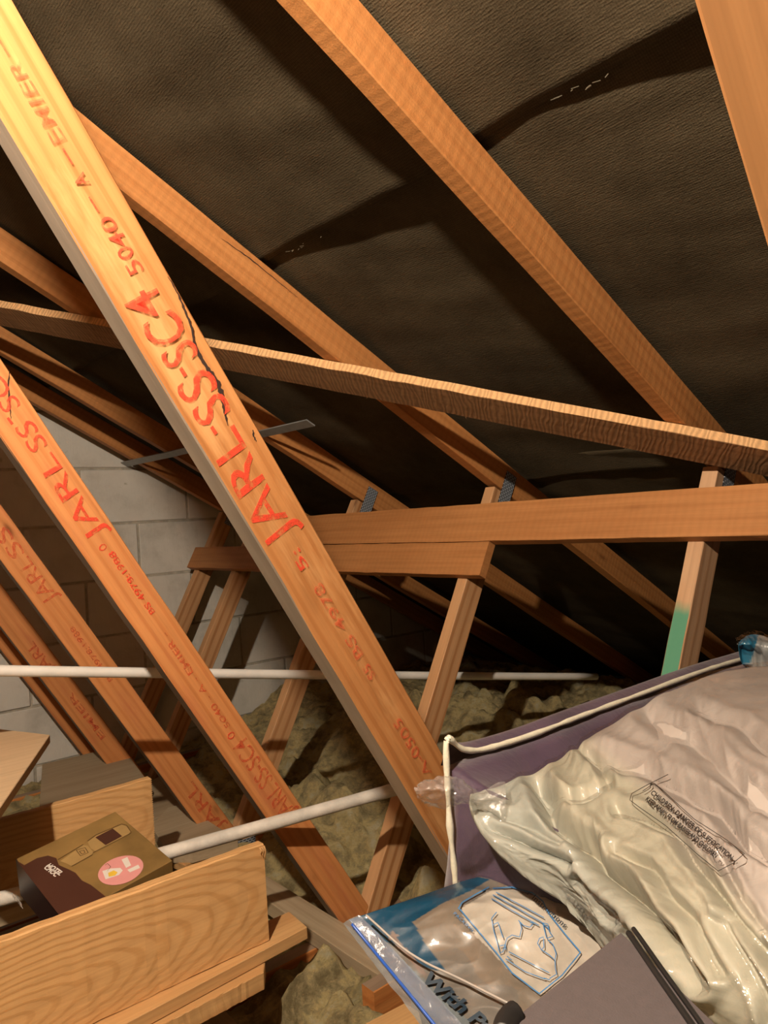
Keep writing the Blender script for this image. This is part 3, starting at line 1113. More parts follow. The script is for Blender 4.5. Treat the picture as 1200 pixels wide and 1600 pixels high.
def boxpart(name, x0, x1, y0, y1, z0, z1, mat, parent=gift, bev=.0008):
    y0, y1 = sorted((y0 * ysgn, y1 * ysgn))
    bm = box_bm(x0, x1, y0, y1, z0, z1, bev)
    o = bm_obj(name, bm, mat, None)
    COL.objects.unlink(o)
    o.matrix_basis = mB.copy()
    return link(o, parent)


def flat(name, pts, z, mat, parent=gift, th=.0003):
    """print on the lid, pts in box units (x along W, y along D2)"""
    bm = bmesh.new()
    vs = [bm.verts.new((x, y * ysgn, z)) for x, y in pts]
    bm.faces.new(vs)
    o = bm_obj(name, bm, mat, None)
    if o.data.polygons[0].normal.z < 0:
        o.data.flip_normals()
    COL.objects.unlink(o)
    o.matrix_basis = mB.copy()
    return link(o, parent)


boxpart('body', 0, W, 0, D2, -H, 0, M_gold)
mBi = mB.inverted()


def lid_px(x, y):
    """photo position -> position on the lid plane"""
    r = ray(x, y)
    n = mB.to_3x3() @ Vector((0, 0, 1))
    p = CAM + r * ((A - CAM).dot(n) / r.dot(n))
    q = mBi @ p
    return q.x, q.y * ysgn


def lid_poly(name, pts, z, mat):
    return flat(name, [lid_px(*p) for p in pts], z, mat)


sd = bm_obj('side_panel', box_bm(-.0008, .0002, min(0, D2 * ysgn), max(0, D2 * ysgn), -H, -.0005), M_darkside, None)
COL.objects.unlink(sd)
sd.matrix_basis = mB.copy()
link(sd, gift)
band = [(26, 1345), (38, 1352), (58, 1341), (75, 1337), (88, 1341), (92, 1352), (108, 1359), (118, 1364), (128, 1376), (142, 1383), (170, 1405), (100, 1440)]
lid_poly('brown_print', band, .0004, M_dark)
lid_poly('drive_print', [(94, 1346), (130, 1321), (137, 1322), (146, 1332), (143, 1336), (112, 1354), (105, 1350)], .0006, M_goldlight)
lid_poly('drive_print', [(137, 1316), (150, 1306), (190, 1289), (197, 1291), (204, 1300), (200, 1305), (150, 1331), (142, 1326)], .0006, M_goldlight)
lid_poly('window_print', [(149, 1309), (176, 1295), (191, 1307), (165, 1321)], .0008, M_dark)
for pts in ([(90, 1344), (130, 1320)], [(112, 1354), (145, 1336)], [(136, 1315), (150, 1305), (190, 1288), (198, 1290), (205, 1301)], [(145, 1333), (205, 1302)],
            [(119, 1329), (133, 1325), (138, 1333), (126, 1338), (119, 1329)], [(124, 1331), (131, 1329), (133, 1333), (128, 1335), (124, 1331)]):
    Q = [lid_px(*p) for p in pts]
    for (xa, ya), (xb, yb) in zip(Q, Q[1:]):
        d_ = Vector((xb - xa, yb - ya, 0)).normalized()
        n_ = Vector((-d_.y, d_.x, 0)) * .0006
        flat('line_print', [(xa - n_.x, ya - n_.y), (xb - n_.x, yb - n_.y), (xb + n_.x, yb + n_.y), (xa + n_.x, ya + n_.y)], .0009, M_goldline)
# sticker
cx, cy = lid_px(189, 1360)
rx = .036
flat('sticker', [(cx + rx * math.cos(t * math.pi / 18), cy + rx * math.sin(t * math.pi / 18)) for t in range(36)], .0010, M_pink)
lid_poly('sticker_print', [(160, 1362), (172, 1358), (188, 1357), (192, 1361), (186, 1368), (165, 1375)], .0012, M_white)
lid_poly('sticker_print', [(169, 1365), (178, 1361), (184, 1364), (180, 1369), (170, 1371)], .0014, M_yellow)
lid_poly('sticker_print', [(190, 1344), (199, 1340), (205, 1353), (197, 1357)], .0012, M_white)
lid_poly('sticker_print', [(199, 1360), (216, 1352), (219, 1357), (203, 1364)], .0012, M_white)
Q = [lid_px(*p) for p in [(164, 1353), (168, 1350), (173, 1355), (168, 1362)]]
for (xa, ya), (xb, yb) in zip(Q, Q[1:]):
    d_ = Vector((xb - xa, yb - ya, 0)).normalized()
    n_ = Vector((-d_.y, d_.x, 0)) * .0004
    flat('sticker_line', [(xa - n_.x, ya - n_.y), (xb - n_.x, yb - n_.y), (xb + n_.x, yb + n_.y), (xa + n_.x, ya + n_.y)], .0012, M_goldline)


def box_text(body, pa, pb, h, z=.0007, side=False):
    me = text_mesh(body, h / .72, .0001, .0004)
    xs = [v.co.x for v in me.vertices]
    x0, x1 = min(xs), max(xs)
    if side:
        n = mB.to_3x3() @ Vector((1, 0, 0))
        f_ = lambda x, y: CAM + ray(x, y) * ((A - n * .0012 - CAM).dot(n) / ray(x, y).dot(n))
        zz = -n
    else:
        n = mB.to_3x3() @ Vector((0, 0, 1))
        f_ = lambda x, y: CAM + ray(x, y) * ((A + n * z - CAM).dot(n) / ray(x, y).dot(n))
        zz = n
    Pa, Pb = f_(*pa), f_(*pb)
    X = (Pb - Pa)
    sx = X.length / (x1 - x0)
    X.normalize()
    Yv = zz.cross(X)
    m = Matrix((X, Yv, zz)).transposed().to_4x4()
    m.translation = Pa
    for v in me.vertices: v.co.x = (v.co.x - x0) * sx
    me.materials.append(M_white)
    o = bpy.data.objects.new('lettering', me)
    o.matrix_basis = m
    return link(o, gift)


box_text('HOTEL', (72, 1353), (93, 1368), .0085)
box_text('CHOC', (68, 1356), (86, 1370), .0085)
box_text('HOTEL', (20, 1402), (36, 1420), .009, side=True)

# ------------------------------------------------------------------ purple bedding bag
cxm = lambda pts: [at(*p) for p in pts]
M_purple, nt, b = newmat('purple_quilt')
v, _ = coords(nt, (1, 1, 1), False)
pr_ = ramp(nt, noise_n(nt, v, 9, 4, .6), [(.3, (.040, .022, .045)), (.7, (.085, .048, .090))])
nt.links.new(pr_.outputs[0], b.inputs['Base Color'])
b.inputs['Roughness'].default_value = .55
b.inputs['Sheen Weight'].default_value = .3
b.inputs['Coat Weight'].default_value = .35
b.inputs['Coat Roughness'].default_value = .22
bump(nt, b, noise_n(nt, v, 24, 5, .6, .6), .5, .006)
bag = empty('bedding_bag', 'purple quilted bedding bag with white piped edges behind the clear bag', 'bag', (.1, .27, .087))
PX0, PX1, PY0, PY1, PZ0 = -.405, .72, .035, .516, .087
_pl = [onY(760, 1170, .513), onY(900, 1122, .513), onY(1000, 1085, .513), onY(1168, 1027, .513)]
def ztop(x):
    if x <= _pl[0].x: return _pl[0].z - .004
    for a_, b_ in zip(_pl, _pl[1:]):
        if x <= b_.x or b_ is _pl[-1]: return a_.z + (b_.z - a_.z) * (x - a_.x) / (b_.x - a_.x) - .004
nu, nv = 60, 30
V, F = [], []
def puff(x, y):
    u = (x - PX0) / (PX1 - PX0)
    w = (y - PY0) / (PY1 - PY0)
    e = min(1, min(u, 1 - u) * 9) * min(1, min(w, 1 - w) * 5)
    return ztop(x) - .055 * (e ** .8) - .09 * (1 - w) - .06 * max(0, min(1, (.82 - w) * 5)) * min(1, u * 8) + .006 * noise.noise(Vector((x * 9, y * 12, 1)))
for j in range(nv + 1):
    for i in range(nu + 1):
        x = PX0 + (PX1 - PX0) * i / nu
        y = PY0 + (PY1 - PY0) * j / nv
        V.append((x, y, puff(x, y)))
F += grid_faces(nu, nv)
# side skirt
ring = [(i, 0) for i in range(nu)] + [(nu, j) for j in range(nv)] + [(i, nv) for i in range(nu, 0, -1)] + [(0, j) for j in range(nv, 0, -1)]
prev = [j * (nu + 1) + i for i, j in ring]
K = 14
for s in range(1, K + 1):
    cur = []
    for (i, j) in ring:
        x0, y0, z0 = V[j * (nu + 1) + i]
        t = s / K
        cxx, cyy = (PX0 + PX1) / 2, (PY0 + PY1) / 2
        nx, ny = 0, 0
        if i == 0: nx = -1
        if i == nu: nx = 1
        if j == 0: ny = -1
        if j == nv: ny = 1
        bul = .018 * math.sin(math.pi * t) * (1 + noise.noise(Vector((x0 * 7, y0 * 7, t * 4)))) - .006
        if ny < 0: bul *= .3
        cur.append(len(V))
        V.append((x0 + nx * bul, y0 + ny * bul, z0 + (PZ0 - z0) * t))
    for q in range(len(ring)):
        q2 = (q + 1) % len(ring)
        F.append((prev[q], cur[q], cur[q2], prev[q2]))
    prev = cur
F.append(tuple(prev))
body = mesh_obj('body', V, F, M_purple, bag, None, True)
fix_normals(body)
back = [onY(x_, y_, .512) for x_, y_ in ((700, 1153), (706, 1157), (716, 1166), (730, 1172), (760, 1170), (830, 1149), (900, 1122), (1000, 1085), (1100, 1048), (1168, 1027), (1240, 1004))]
tube('piping', lerp_pts(back, 6), .0038, M_piping, bag, 10, wob=.5)
side = [onY(x_, y_, .506) for x_, y_ in ((700, 1153), (697, 1166), (699, 1220), (703, 1290), (711, 1368), (716, 1440))]
tube('piping', lerp_pts(side, 6), .0040, M_piping, bag, 10, wob=.4)
# clear plastic wing along the piping, with the soft back of the quilt behind it
rowsb = [[b_ + Vector((0, .004, -.003)) for b_ in back[3:]], [b_ + Vector((0, .030, .004)) for b_ in back[3:]], [b_ + Vector((0, .050, -.03)) for b_ in back[3:]]]
g_ = net(rowsb, 60, 12)
mesh_obj('back_hem', [p for r in g_ for p in r], grid_faces(60, 12), M_purple, bag, None, True)

# ------------------------------------------------------------------ duvet in its clear bag
ROWS = [[(735, 1240, .86), (850, 1198, .90), (930, 1150, .93), (1040, 1080, .98), (1130, 1045, 1.05), (1240, 1030, 1.10)],
        [(735, 1258, .83), (850, 1238, .82), (940, 1200, .84), (1050, 1140, .86), (1150, 1110, .85), (1270, 1090, .85)],
        [(755, 1296, .80), (860, 1290, .76), (960, 1270, .73), (1070, 1230, .71), (1180, 1200, .68), (1310, 1180, .66)],
        [(800, 1340, .77), (890, 1345, .71), (980, 1350, .66), (1080, 1340, .60), (1200, 1330, .56), (1340, 1310, .535)],
        [(852, 1374, .745), (915, 1395, .69), (1000, 1430, .60), (1110, 1450, .535), (1240, 1460, .49), (1390, 1450, .475)],
        [(893, 1405, .73), (940, 1450, .66), (1020, 1520, .58), (1130, 1600, .50), (1280, 1640, .46), (1440, 1640, .45)],
        [(925, 1440, .72), (975, 1500, .65), (1060, 1600, .58), (1160, 1700, .52), (1300, 1760, .49), (1450, 1780, .48)]]
rows3 = [[at(*p) for p in r] for r in ROWS]


def cushion(name, rows3, nu, nv, mat, parent, disp, thick, off=0.0, smooth=True, bottom=True, floor_z=None):
    G = net(rows3, nu, nv)
    V = []
    for j in range(nv + 1):
        for i in range(nu + 1):
            p = G[j][i]
            du = G[j][min(i + 1, nu)] - G[j][max(i - 1, 0)]
            dv = G[min(j + 1, nv)][i] - G[max(j - 1, 0)][i]
            n = du.cross(dv).normalized()
            if n.dot(CAM - p) < 0: n = -n
            V.append(p + n * (disp(i / nu, j / nv, p) + off))
    F = grid_faces(nu, nv)
    if bottom:
        top = list(V)
        ring = [(i, 0) for i in range(nu)] + [(nu, j) for j in range(nv)] + [(i, nv) for i in range(nu, 0, -1)] + [(0, j) for j in range(nv, 0, -1)]
        prev = [j * (nu + 1) + i for i, j in ring]
        c = sum(top, Vector()) / len(top)
        for (sc_, dz) in (((1.006, .18), (1.0, .45), (.97, .75), (.9, 1.0), (.5, 1.02)) if thick < .2 else ((.96, .02), (.84, .05), (.68, .12), (.56, .4), (.54, 1.0), (.45, 1.01))):
            cur = []
            for (i, j) in ring:
                p = top[j * (nu + 1) + i]
                q = Vector((c.x + (p.x - c.x) * sc_, c.y + (p.y - c.y) * sc_, p.z - thick * dz))
                if floor_z is not None: q.z = max(q.z, floor_z)
                cur.append(len(V))
                V.append(q)
            for q_ in range(len(ring)):
                q2 = (q_ + 1) % len(ring)
                F.append((prev[q_], cur[q_], cur[q2], prev[q2]))
            prev = cur
        F.append(tuple(prev))
    o = mesh_obj(name, V, F, mat, parent, None, smooth)
    fix_normals(o)
    return o


def ridg(q):
    return (1 - abs(noise.noise(q)) * 2.2)


FOLDS = [([(838, 1215), (860, 1262), (917, 1317), (927, 1340), (987, 1400), (1017, 1433), (1053, 1480), (1090, 1540)], .026, 13),
         ([(840, 1219), (866, 1238), (892, 1247), (930, 1233), (955, 1222)], .012, 7),
         ([(960, 1262), (1000, 1272), (1047, 1293), (1083, 1340), (1127, 1407), (1200, 1493), (1240, 1560)], .015, 9),
         ([(920, 1177), (1004, 1196), (1107, 1243), (1153, 1299), (1200, 1330)], .016, 12),
         ([(760, 1290), (800, 1300), (850, 1335), (880, 1352)], .012, 8), ([(900, 1165), (935, 1190), (950, 1215)], .010, 7),
         ([(1010, 1110), (1080, 1150), (1150, 1210), (1210, 1250)], .014, 14), ([(1090, 1100), (1150, 1120), (1230, 1170)], .010, 10),
         ([(960, 1330), (1010, 1350), (1080, 1440), (1120, 1520)], .010, 9), ([(900, 1375), (935, 1400), (960, 1440)], .010, 7),
         ([(1120, 1330), (1150, 1400), (1190, 1450)], .010, 8), ([(1130, 1440), (1180, 1540), (1200, 1600)], .010, 10), ([(780, 1262), (830, 1280), (870, 1310)], .008, 7)]


def seg_dist(x, y, pl):
    best = 1e9
    for (ax, ay), (bx, by) in zip(pl, pl[1:]):
        dx, dy = bx - ax, by - ay
        t = max(0, min(1, ((x - ax) * dx + (y - ay) * dy) / (dx * dx + dy * dy)))
        d = math.hypot(x - ax - t * dx, y - ay - t * dy)
        if d < best: best = d
    return best


def fold_depth(p):
    x, y = to_px(p)
    x += 7 * noise.noise(p * 22)
    y += 7 * noise.noise(p * 22 + Vector((7, 7, 7)))
    s = 0
    for pl, a, w in FOLDS:
        d = seg_dist(x, y, pl)
        if d < w * 5: s += a * (-math.exp(-d / w) + .38 * math.exp(-((d - 1.9 * w) / w) ** 2))
    return s


def duv_disp(u, v, p):
    a = Vector((u * 3.0 - v * 2.0, v * 5.5 + u * 5.5, 3.3))
    q = Vector((u * 2.0, v * 2.0, 1.0))
    a2 = a + Vector((noise.noise(q * 2) * .9, noise.noise(q * 2 + Vector((5, 5, 5))) * .9, 0))
    w = .020 * noise.noise(a2) + .011 * ridg(Vector((a2.x * 1.6, a2.y * 2.0, 7))) + .004 * ridg(Vector((a2.x * 4, a2.y * 4.5, 2))) + .0018 * noise.noise(a2 * 9)
    edge = min(1, min(u, v + .02, 1 - v) * 12)
    return (w * .2 + .014 * noise.noise(q * 1.3) - .006 + fold_depth(p) * .95) * (.25 + .75 * edge)


M_duvet, nt, b = newmat('cream_duvet_in_plastic')
v, _ = coords(nt, (1, 1, 1), False)
gx = nt.nodes.new('ShaderNodeSeparateXYZ')
nt.links.new(v, gx.inputs[0])
tone = math_(nt, 'ADD', math_(nt, 'MULTIPLY', gx.outputs[0], 1.0), math_(nt, 'MULTIPLY', noise_n(nt, v, 3, 3), .35))
atd = nt.nodes.new('ShaderNodeAttribute')
atd.attribute_name = 'cloth'
cd = ramp(nt, noise_n(nt, v, 7, 4, .55), [(.3, (.9, .9, .9)), (.7, (1.06, 1.06, 1.06))])
nt.links.new(mix(nt, 1.0, atd.outputs[0], cd.outputs[0], 'MULTIPLY'), b.inputs['Base Color'])
b.inputs['Roughness'].default_value = .6
b.inputs['Coat Weight'].default_value = .15
b.inputs['Coat Roughness'].default_value = .25
hb = math_(nt, 'ADD', noise_n(nt, v, 16, 6, .6, 1.2), math_(nt, 'MULTIPLY', noise_n(nt, v, 55, 4, .6, 1), .25))
bump(nt, b, hb, .22, .004)

dbag = empty('duvet_bag', 'crumpled clear plastic bag filled with a cream duvet at lower right', 'bag', (-.1, .2, .6))
duvet = cushion('duvet', rows3, 230, 200, M_duvet, dbag, duv_disp, .02)


ca = duvet.data.color_attributes.new('cloth', 'FLOAT_COLOR', 'POINT')
cols = []
for vtx in duvet.data.vertices:
    x, y = to_px(vtx.co)
    # pinkish cloth to the right of the long fold, cream in the middle, pale grey-green lobe at the tied end
    k_ = max(0, min(1, ((x - 905) - (y - 1165) * .93 + 30 * noise.noise(vtx.co * 9)) / 50))
    l_ = max(0, min(1, ((930 - x) + (y - 1320) * .7 + 25 * noise.noise(vtx.co * 9)) / 60))
    c0_ = Vector((.43, .41, .325)).lerp(Vector((.41, .36, .33)), k_).lerp(Vector((.40, .415, .37)), l_)
    cols += [c0_.x, c0_.y, c0_.z, 1.0]
ca.data.foreach_set('color', cols)


def film_disp(u, v, p):
    a = Vector((u * 5 + v * 2, v * 9 + u * 6, 11))
    return duv_disp(u, v, p) + .0035 + .003 * abs(noise.noise(a)) + .0012 * ridg(a * 2.0)


cushion('film', rows3, 190, 170, M_film, dbag, film_disp, .05, bottom=False)
# tied-off tail of the bag
trow = [[at(652, 1228, .82), at(664, 1222, .82), at(690, 1216, .82), at(715, 1217, .825), at(745, 1236, .84), at(790, 1224, .845)],
        [at(650, 1236, .812), at(668, 1234, .80), at(695, 1228, .795), at(720, 1233, .80), at(745, 1244, .82), at(790, 1240, .82)],
        [at(655, 1246, .815), at(672, 1248, .81), at(700, 1246, .80), at(724, 1246, .805), at(745, 1254, .82), at(790, 1262, .815)],
        [at(664, 1255, .83), at(685, 1259, .825), at(708, 1258, .82), at(728, 1254, .82), at(750, 1262, .825), at(790, 1285, .815)]]
tail = cushion('film_tail', trow, 60, 30, M_film_tail, dbag, lambda u, v, p: .004 * noise.noise(Vector((u * 9, v * 6, 2))) + .002 * ridg(Vector((u * 14, v * 9, 2))), .02, bottom=False)

# ---- printing draped on a surface
def bvh_of(o):
    me = o.data
    mw = Matrix.Identity(4)
    q = o
    ch_ = []
    while q is not None:
        ch_.append((q.matrix_parent_inverse.copy() if q.parent else Matrix.Identity(4), q.matrix_basis.copy()))
        q = q.parent
    for pi, mb in reversed(ch_): mw = mw @ pi @ mb
    return BVHTree.FromPolygons([mw @ v.co for v in me.vertices], [tuple(p.vertices) for p in me.polygons])


def drape_pt(bvh, x, y, off):
    r = ray(x, y).normalized()
    h = bvh.ray_cast(CAM, r)
    if h[0] is None: return None
    return h[0] - r * off


def drape_lines(name, bvh, lines, w, off, mat, parent):
    """print lines given as photo positions, laid on a surface"""
    V, F = [], []
    for ln in lines:
        pts = []
        for (xa, ya), (xb, yb) in zip(ln, ln[1:]):
            L = math.hypot(xb - xa, yb - ya)
            n = max(1, int(L / 4))
            for i in range(n): pts.append((xa + (xb - xa) * i / n, ya + (yb - ya) * i / n))
        pts.append(ln[-1])
        for i, (x, y) in enumerate(pts):
            x2, y2 = pts[min(i + 1, len(pts) - 1)]
            x1, y1 = pts[max(i - 1, 0)]
            L = math.hypot(x2 - x1, y2 - y1) or 1
            nx, ny = -(y2 - y1) / L * w, (x2 - x1) / L * w
            a, b_ = drape_pt(bvh, x + nx, y + ny, off), drape_pt(bvh, x - nx, y - ny, off)
            if a is None or b_ is None: a = b_ = None
            if a is None:
                pts[i] = pts[i]
                V += [CAM * 0 + Vector((0, .3, .3))] * 2
                continue
            V += [a, b_]
            if i > 0 and len(V) >= 4: F.append((len(V) - 4, len(V) - 3, len(V) - 1, len(V) - 2))
    return mesh_obj(name, V, F, mat, parent)


def drape_text(body, bvh, pa, pb, hpx, off, mat, parent, name='lettering', bold=.0, shear=0):
    """text from photo position pa to pb, hpx tall in the photograph, laid on the surface"""
    me = text_mesh(body, 1.0, 0, bold, shear=shear)
    bm = bmesh.new()
    bm.from_mesh(me)
    bpy.data.meshes.remove(me)
    bmesh.ops.triangulate(bm, faces=bm.faces)
    xs = [v.co.x for v in bm.verts]
    x0, x1 = min(xs), max(xs)
    dx, dy = pb[0] - pa[0], pb[1] - pa[1]
    L = math.hypot(dx, dy)
    ux, uy = dx / L, dy / L
    vx, vy = uy, -ux           # letter tops: left of the reading direction
    ok = True
    for v in bm.verts:
        s = (v.co.x - x0) / (x1 - x0) * L
        t = v.co.y / .72 * hpx
        p = drape_pt(bvh, pa[0] + ux * s + vx * t, pa[1] + uy * s + vy * t, off)
        if p is None: ok = False; p = Vector((0, .3, .3))
        v.co = p
    me = bpy.data.meshes.new(name)
    bm.to_mesh(me)
    bm.free()
    me.materials.append(mat)
    o = bpy.data.objects.new(name, me)
    return link(o, parent)


BD = bvh_of(duvet)
drape_text('CHILDREN  DANGER OF SUFFOCATION', BD, (1016, 1240), (1142, 1344), 8, .013, M_textgrey, dbag, bold=.03)
drape_text('KEEP AWAY FROM BABIES AND CHILDREN', BD, (1008, 1250), (1118, 1341), 8, .013, M_textgrey, dbag, bold=.03)
drape_lines('print_border', BD, [[(1044, 1210), (1010, 1227), (987, 1240), (984, 1250), (1000, 1262), (1040, 1290), (1090, 1335), (1122, 1361), (1145, 1349), (1163, 1334), (1135, 1312), (1085, 1280), (1030, 1230), (1022, 1224), (1004, 1236)]],
            .55, .013, M_textgrey, dbag)

# ------------------------------------------------------------------ blue vacuum bag
ROWSB = [[(545, 1437, .84), (650, 1402, .86), (740, 1372, .88), (820, 1362, .86), (905, 1390, .80), (960, 1420, .77)],
         [(575, 1475, .82), (675, 1430, .82), (765, 1402, .83), (850, 1400, .81), (930, 1425, .765), (985, 1450, .73)],
         [(605, 1515, .79), (715, 1480, .785), (800, 1450, .79), (880, 1440, .77), (965, 1465, .725), (1010, 1490, .70)],
         [(645, 1565, .76), (755, 1535, .745), (850, 1520, .74), (930, 1510, .705), (1010, 1540, .67), (1040, 1560, .66)],
         [(690, 1625, .73), (810, 1610, .70), (900, 1610, .68), (980, 1610, .65), (1050, 1640, .61), (1080, 1650, .60)],
         [(740, 1690, .70), (860, 1680, .67), (950, 1690, .64), (1030, 1690, .61), (1100, 1700, .57), (1130, 1710, .56)]]
rowsB3 = [[at(*p) for p in r] for r in ROWSB]


def bl_disp(u, v, p):
    a = Vector((u * 4, v * 4, 21))
    e = min(1, min(u, v, 1 - v, 1 - u) * 8)
    return (.006 * noise.noise(a) + .0022 * ridg(a * 2.1) + .0006 * noise.noise(a * 6)) * e


def inside(x, y, poly):
    c = False
    n = len(poly)
    j = n - 1
    for i in range(n):
        xi, yi = poly[i]
        xj, yj = poly[j]
        if (yi > y) != (yj > y) and x < (xj - xi) * (y - yi) / (yj - yi) + xi: c = not c
        j = i
    return c


M_vac, nt, b = newmat('printed_vacuum_bag')

at_ = nt.nodes.new('ShaderNodeAttribute')
at_.attribute_name = 'print'
v, _ = coords(nt, (1, 1, 1), False)
vv = ramp(nt, noise_n(nt, v, 22, 5, .6), [(.3, (.75, .75, .75)), (.7, (1.15, 1.15, 1.15))])
nt.links.new(mix(nt, .8, at_.outputs[0], vv.outputs[0], 'MULTIPLY'), b.inputs['Base Color'])
b.inputs['Roughness'].default_value = .45
b.inputs['Coat Weight'].default_value = .3
b.inputs['Coat Roughness'].default_value = .15
bump(nt, b, noise_n(nt, v, 20, 4, .6, 1.0), .2, .003)
vbag = empty('vacuum_bag', 'blue-edged clear vacuum storage bag with printed instruction panel', 'bag', (-.45, .4, .13))
vb_ = cushion('bag_body', rowsB3, 230, 200, M_vac, vbag, bl_disp, .37, floor_z=.152)
teal = [(545, 1437), (600, 1405), (735, 1368), (765, 1374), (735, 1392), (690, 1412), (645, 1440), (668, 1480), (700, 1520), (665, 1512), (620, 1480), (600, 1470), (560, 1440)]
teal2 = [(545, 1437), (560, 1437), (600, 1478), (632, 1506), (652, 1530), (664, 1560), (610, 1510), (540, 1445)]
label = [(722, 1418), (770, 1390), (830, 1376), (880, 1395), (940, 1440), (985, 1475), (905, 1520), (842, 1556), (800, 1522), (762, 1480), (745, 1465), (722, 1430)]
arrow = [(612, 1454), (624, 1462), (619, 1464), (650, 1500), (668, 1524), (662, 1526), (636, 1496), (612, 1468), (606, 1470)]
ca = vb_.data.color_attributes.new('print', 'FLOAT_COLOR', 'POINT')
cols = []
for vtx in vb_.data.vertices:
    x, y = to_px(vtx.co)
    nz = noise.noise(vtx.co * 14)
    c_ = (.20, .155, .115) if nz > 0 else (.17, .145, .12)
    if (x - 560) * .92 < (y - 1436) : c_ = (.15, .17, .175)
    if inside(x, y, teal2): c_ = (.02, .06, .10)
    if inside(x, y, teal): c_ = (.002, .055, .11)
    if inside(x, y, arrow): c_ = (.22, .15, .12)
    if inside(x, y, label): c_ = (.46, .40, .33)
    cols += [c_[0], c_[1], c_[2], 1.0]
ca.data.foreach_set('color', cols)
cushion('film', rowsB3, 100, 90, M_film_blue, vbag, lambda u, v, p: bl_disp(u, v, p) + .0016 + .0009 * ridg(Vector((u * 8, v * 9, 4))), .0, bottom=False)
BV = bvh_of(vb_)
drape_text('With Pat', BV, (659, 1533), (772, 1627), 22, .0056, M_navy, vbag, bold=.035, shear=.2)
drape_text('User Instructions', BV, (806, 1382), (882, 1450), 9, .0056, M_navy, vbag)
drape_text('PACKING', BV, (708, 1428), (738, 1456), 5, .0056, M_blueprint, vbag)
drape_lines('panel_line', BV, [[(716, 1420), (722, 1410), (742, 1398), (764, 1386)], [(718, 1420), (745, 1452), (775, 1488), (800, 1520), (842, 1552)], [(842, 1553), (878, 1524), (907, 1488)], [(907, 1488), (880, 1456), (858, 1428), (848, 1408), (832, 1395), (800, 1386), (770, 1388)]],
            1.0, .0056, M_blueprint, vbag)
drape_lines('drawing_line', BV, [
    [(776, 1425), (768, 1435), (771, 1452), (778, 1478), (781, 1489), (786, 1487), (792, 1466), (800, 1461), (812, 1464), (815, 1450), (812, 1440)],
    [(771, 1445), (778, 1441), (786, 1465)], [(781, 1478), (790, 1476), (790, 1484)],
    [(770, 1398), (810, 1420), (845, 1440), (858, 1452)], [(775, 1394), (815, 1415), (850, 1434)], [(768, 1404), (806, 1426), (842, 1446)],
    [(810, 1438), (818, 1446), (828, 1449), (834, 1442), (828, 1441)],
    [(848, 1442), (856, 1444), (858, 1455), (864, 1463), (854, 1466), (850, 1450), (848, 1442)],
    [(843, 1466), (849, 1464), (850, 1480), (846, 1484), (840, 1474), (843, 1466)], [(846, 1484), (858, 1492), (867, 1500), (869, 1490), (864, 1476), (856, 1468)],
    [(867, 1500), (868, 1515), (870, 1522), (860, 1528), (858, 1531), (850, 1528)],
    [(795, 1487), (825, 1503), (858, 1520)], [(790, 1498), (820, 1518), (852, 1530)], [(792, 1494), (800, 1500)]], .7, .0056, M_blueprint, vbag)
# zip strip along the free left edge
zr = [[at(536, 1443, .835), at(572, 1490, .81), at(618, 1550, .77), at(660, 1605, .74), at(700, 1660, .715)],
      [at(546, 1436, .832), at(584, 1482, .806), at(632, 1540, .766), at(676, 1592, .736), at(722, 1650, .71)],
      [at(562, 1430, .830), at(606, 1474, .803), at(656, 1528, .762), at(704, 1580, .73), at(752, 1638, .705)]]
cushion('zip_strip', zr, 60, 12, M_zip, vbag, lambda u, v, p: .002 * noise.noise(Vector((u * 12, v * 3, 1))), .0, bottom=False)
M_ziprib = plain('blue_zip_rib', (.03, .12, .55), .25, coat=.5)
rib = [at(550, 1444, .825), at(586, 1488, .80), at(634, 1546, .758), at(678, 1600, .728), at(722, 1655, .70)]
tube('zip_rib', lerp_pts(rib, 8), .0016, M_ziprib, vbag, 8)
M_shine = plain('clear_fold', (.55, .50, .46), .15, coat=1.0)
tube('film_fold', lerp_pts([at(572, 1430, .822), at(590, 1446, .810), at(628, 1480, .787), at(667, 1505, .766), at(718, 1529, .745), at(797, 1569, .708)], 8), .0012, M_shine, vbag, 8)

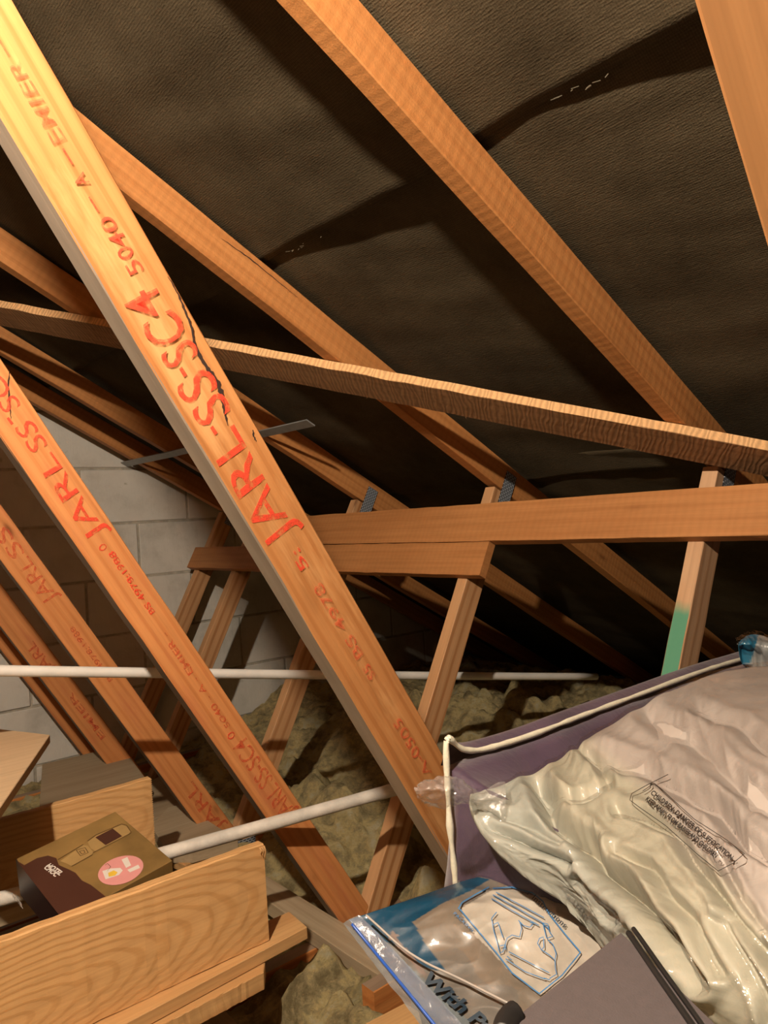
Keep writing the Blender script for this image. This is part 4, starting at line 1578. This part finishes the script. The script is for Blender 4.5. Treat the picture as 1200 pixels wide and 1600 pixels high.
# small far bag at the right edge
vb2 = empty('vacuum_bag', 'small blue corner of a second clear bag at the right edge above the piping', 'bag', at(1260, 1030, 1.15))
rr = [[at(1154, 1003, 1.20), at(1166, 994, 1.20), at(1182, 991, 1.20), at(1210, 998, 1.19), at(1260, 1000, 1.18)],
      [at(1154, 1008, 1.18), at(1170, 1006, 1.17), at(1186, 1008, 1.17), at(1210, 1014, 1.16), at(1260, 1020, 1.15)],
      [at(1158, 1011, 1.19), at(1175, 1017, 1.18), at(1188, 1024, 1.18), at(1205, 1045, 1.17), at(1260, 1060, 1.16)]]
fb = cushion('bag_body', rr, 60, 24, M_vac, vb2, lambda u, v, p: .003 * noise.noise(Vector((u * 9, v * 4, 8))), .03)
ca = fb.data.color_attributes.new('print', 'FLOAT_COLOR', 'POINT')
cols = []
for vtx in fb.data.vertices:
    x, y = to_px(vtx.co)
    c_ = (.015, .12, .20) if x + (y - 1000) * .3 < 1183 else (.25, .25, .24)
    cols += [*c_, 1.0]
ca.data.foreach_set('color', cols)
cushion('film', rr, 40, 16, M_film_blue, vb2, lambda u, v, p: .006 + .003 * noise.noise(Vector((u * 12, v * 6, 3))), .0, bottom=False)

# ------------------------------------------------------------------ grey fabric box in front
ZL = .630
P0, Pl, Pr = onZ(970, 1455, ZL), onZ(800, 1592, ZL), onZ(1120, 1600, ZL)
el, er = (Pl - P0).normalized(), (Pr - P0).normalized()
gb = empty('fabric_box', 'flat dark grey fabric box with a black cord closure, nearest object at the bottom', 'box', P0)
poly = [P0, P0 + el * .22, P0 + el * .22 + er * .26, P0 + er * .26]
lid = slab('lid', poly, .022, M_lid, gb, grain=el)
nrm = Vector((0, 0, 1))
c0 = [onZ(982, 1462, ZL), onZ(992, 1476, ZL), onZ(1030, 1532, ZL), onZ(1076, 1598, ZL), onZ(1100, 1634, ZL)]
tube('cord', [p + nrm * .002 for p in lerp_pts(c0, 4)], .0022, M_black, gb, 8)
tube('cord', [p + nrm * .002 + er.cross(nrm) * -.004 * 0 + (el * -.0075) for p in lerp_pts(c0, 4)], .0018, M_black, gb, 8)
kn = [onZ(806, 1583, ZL), onZ(797, 1590, ZL), onZ(790, 1602, ZL), onZ(786, 1618, ZL)]
tube('corner_tab', [p + Vector((0, 0, .0)) for p in lerp_pts(kn, 4)], .0075, M_black, gb, 14)
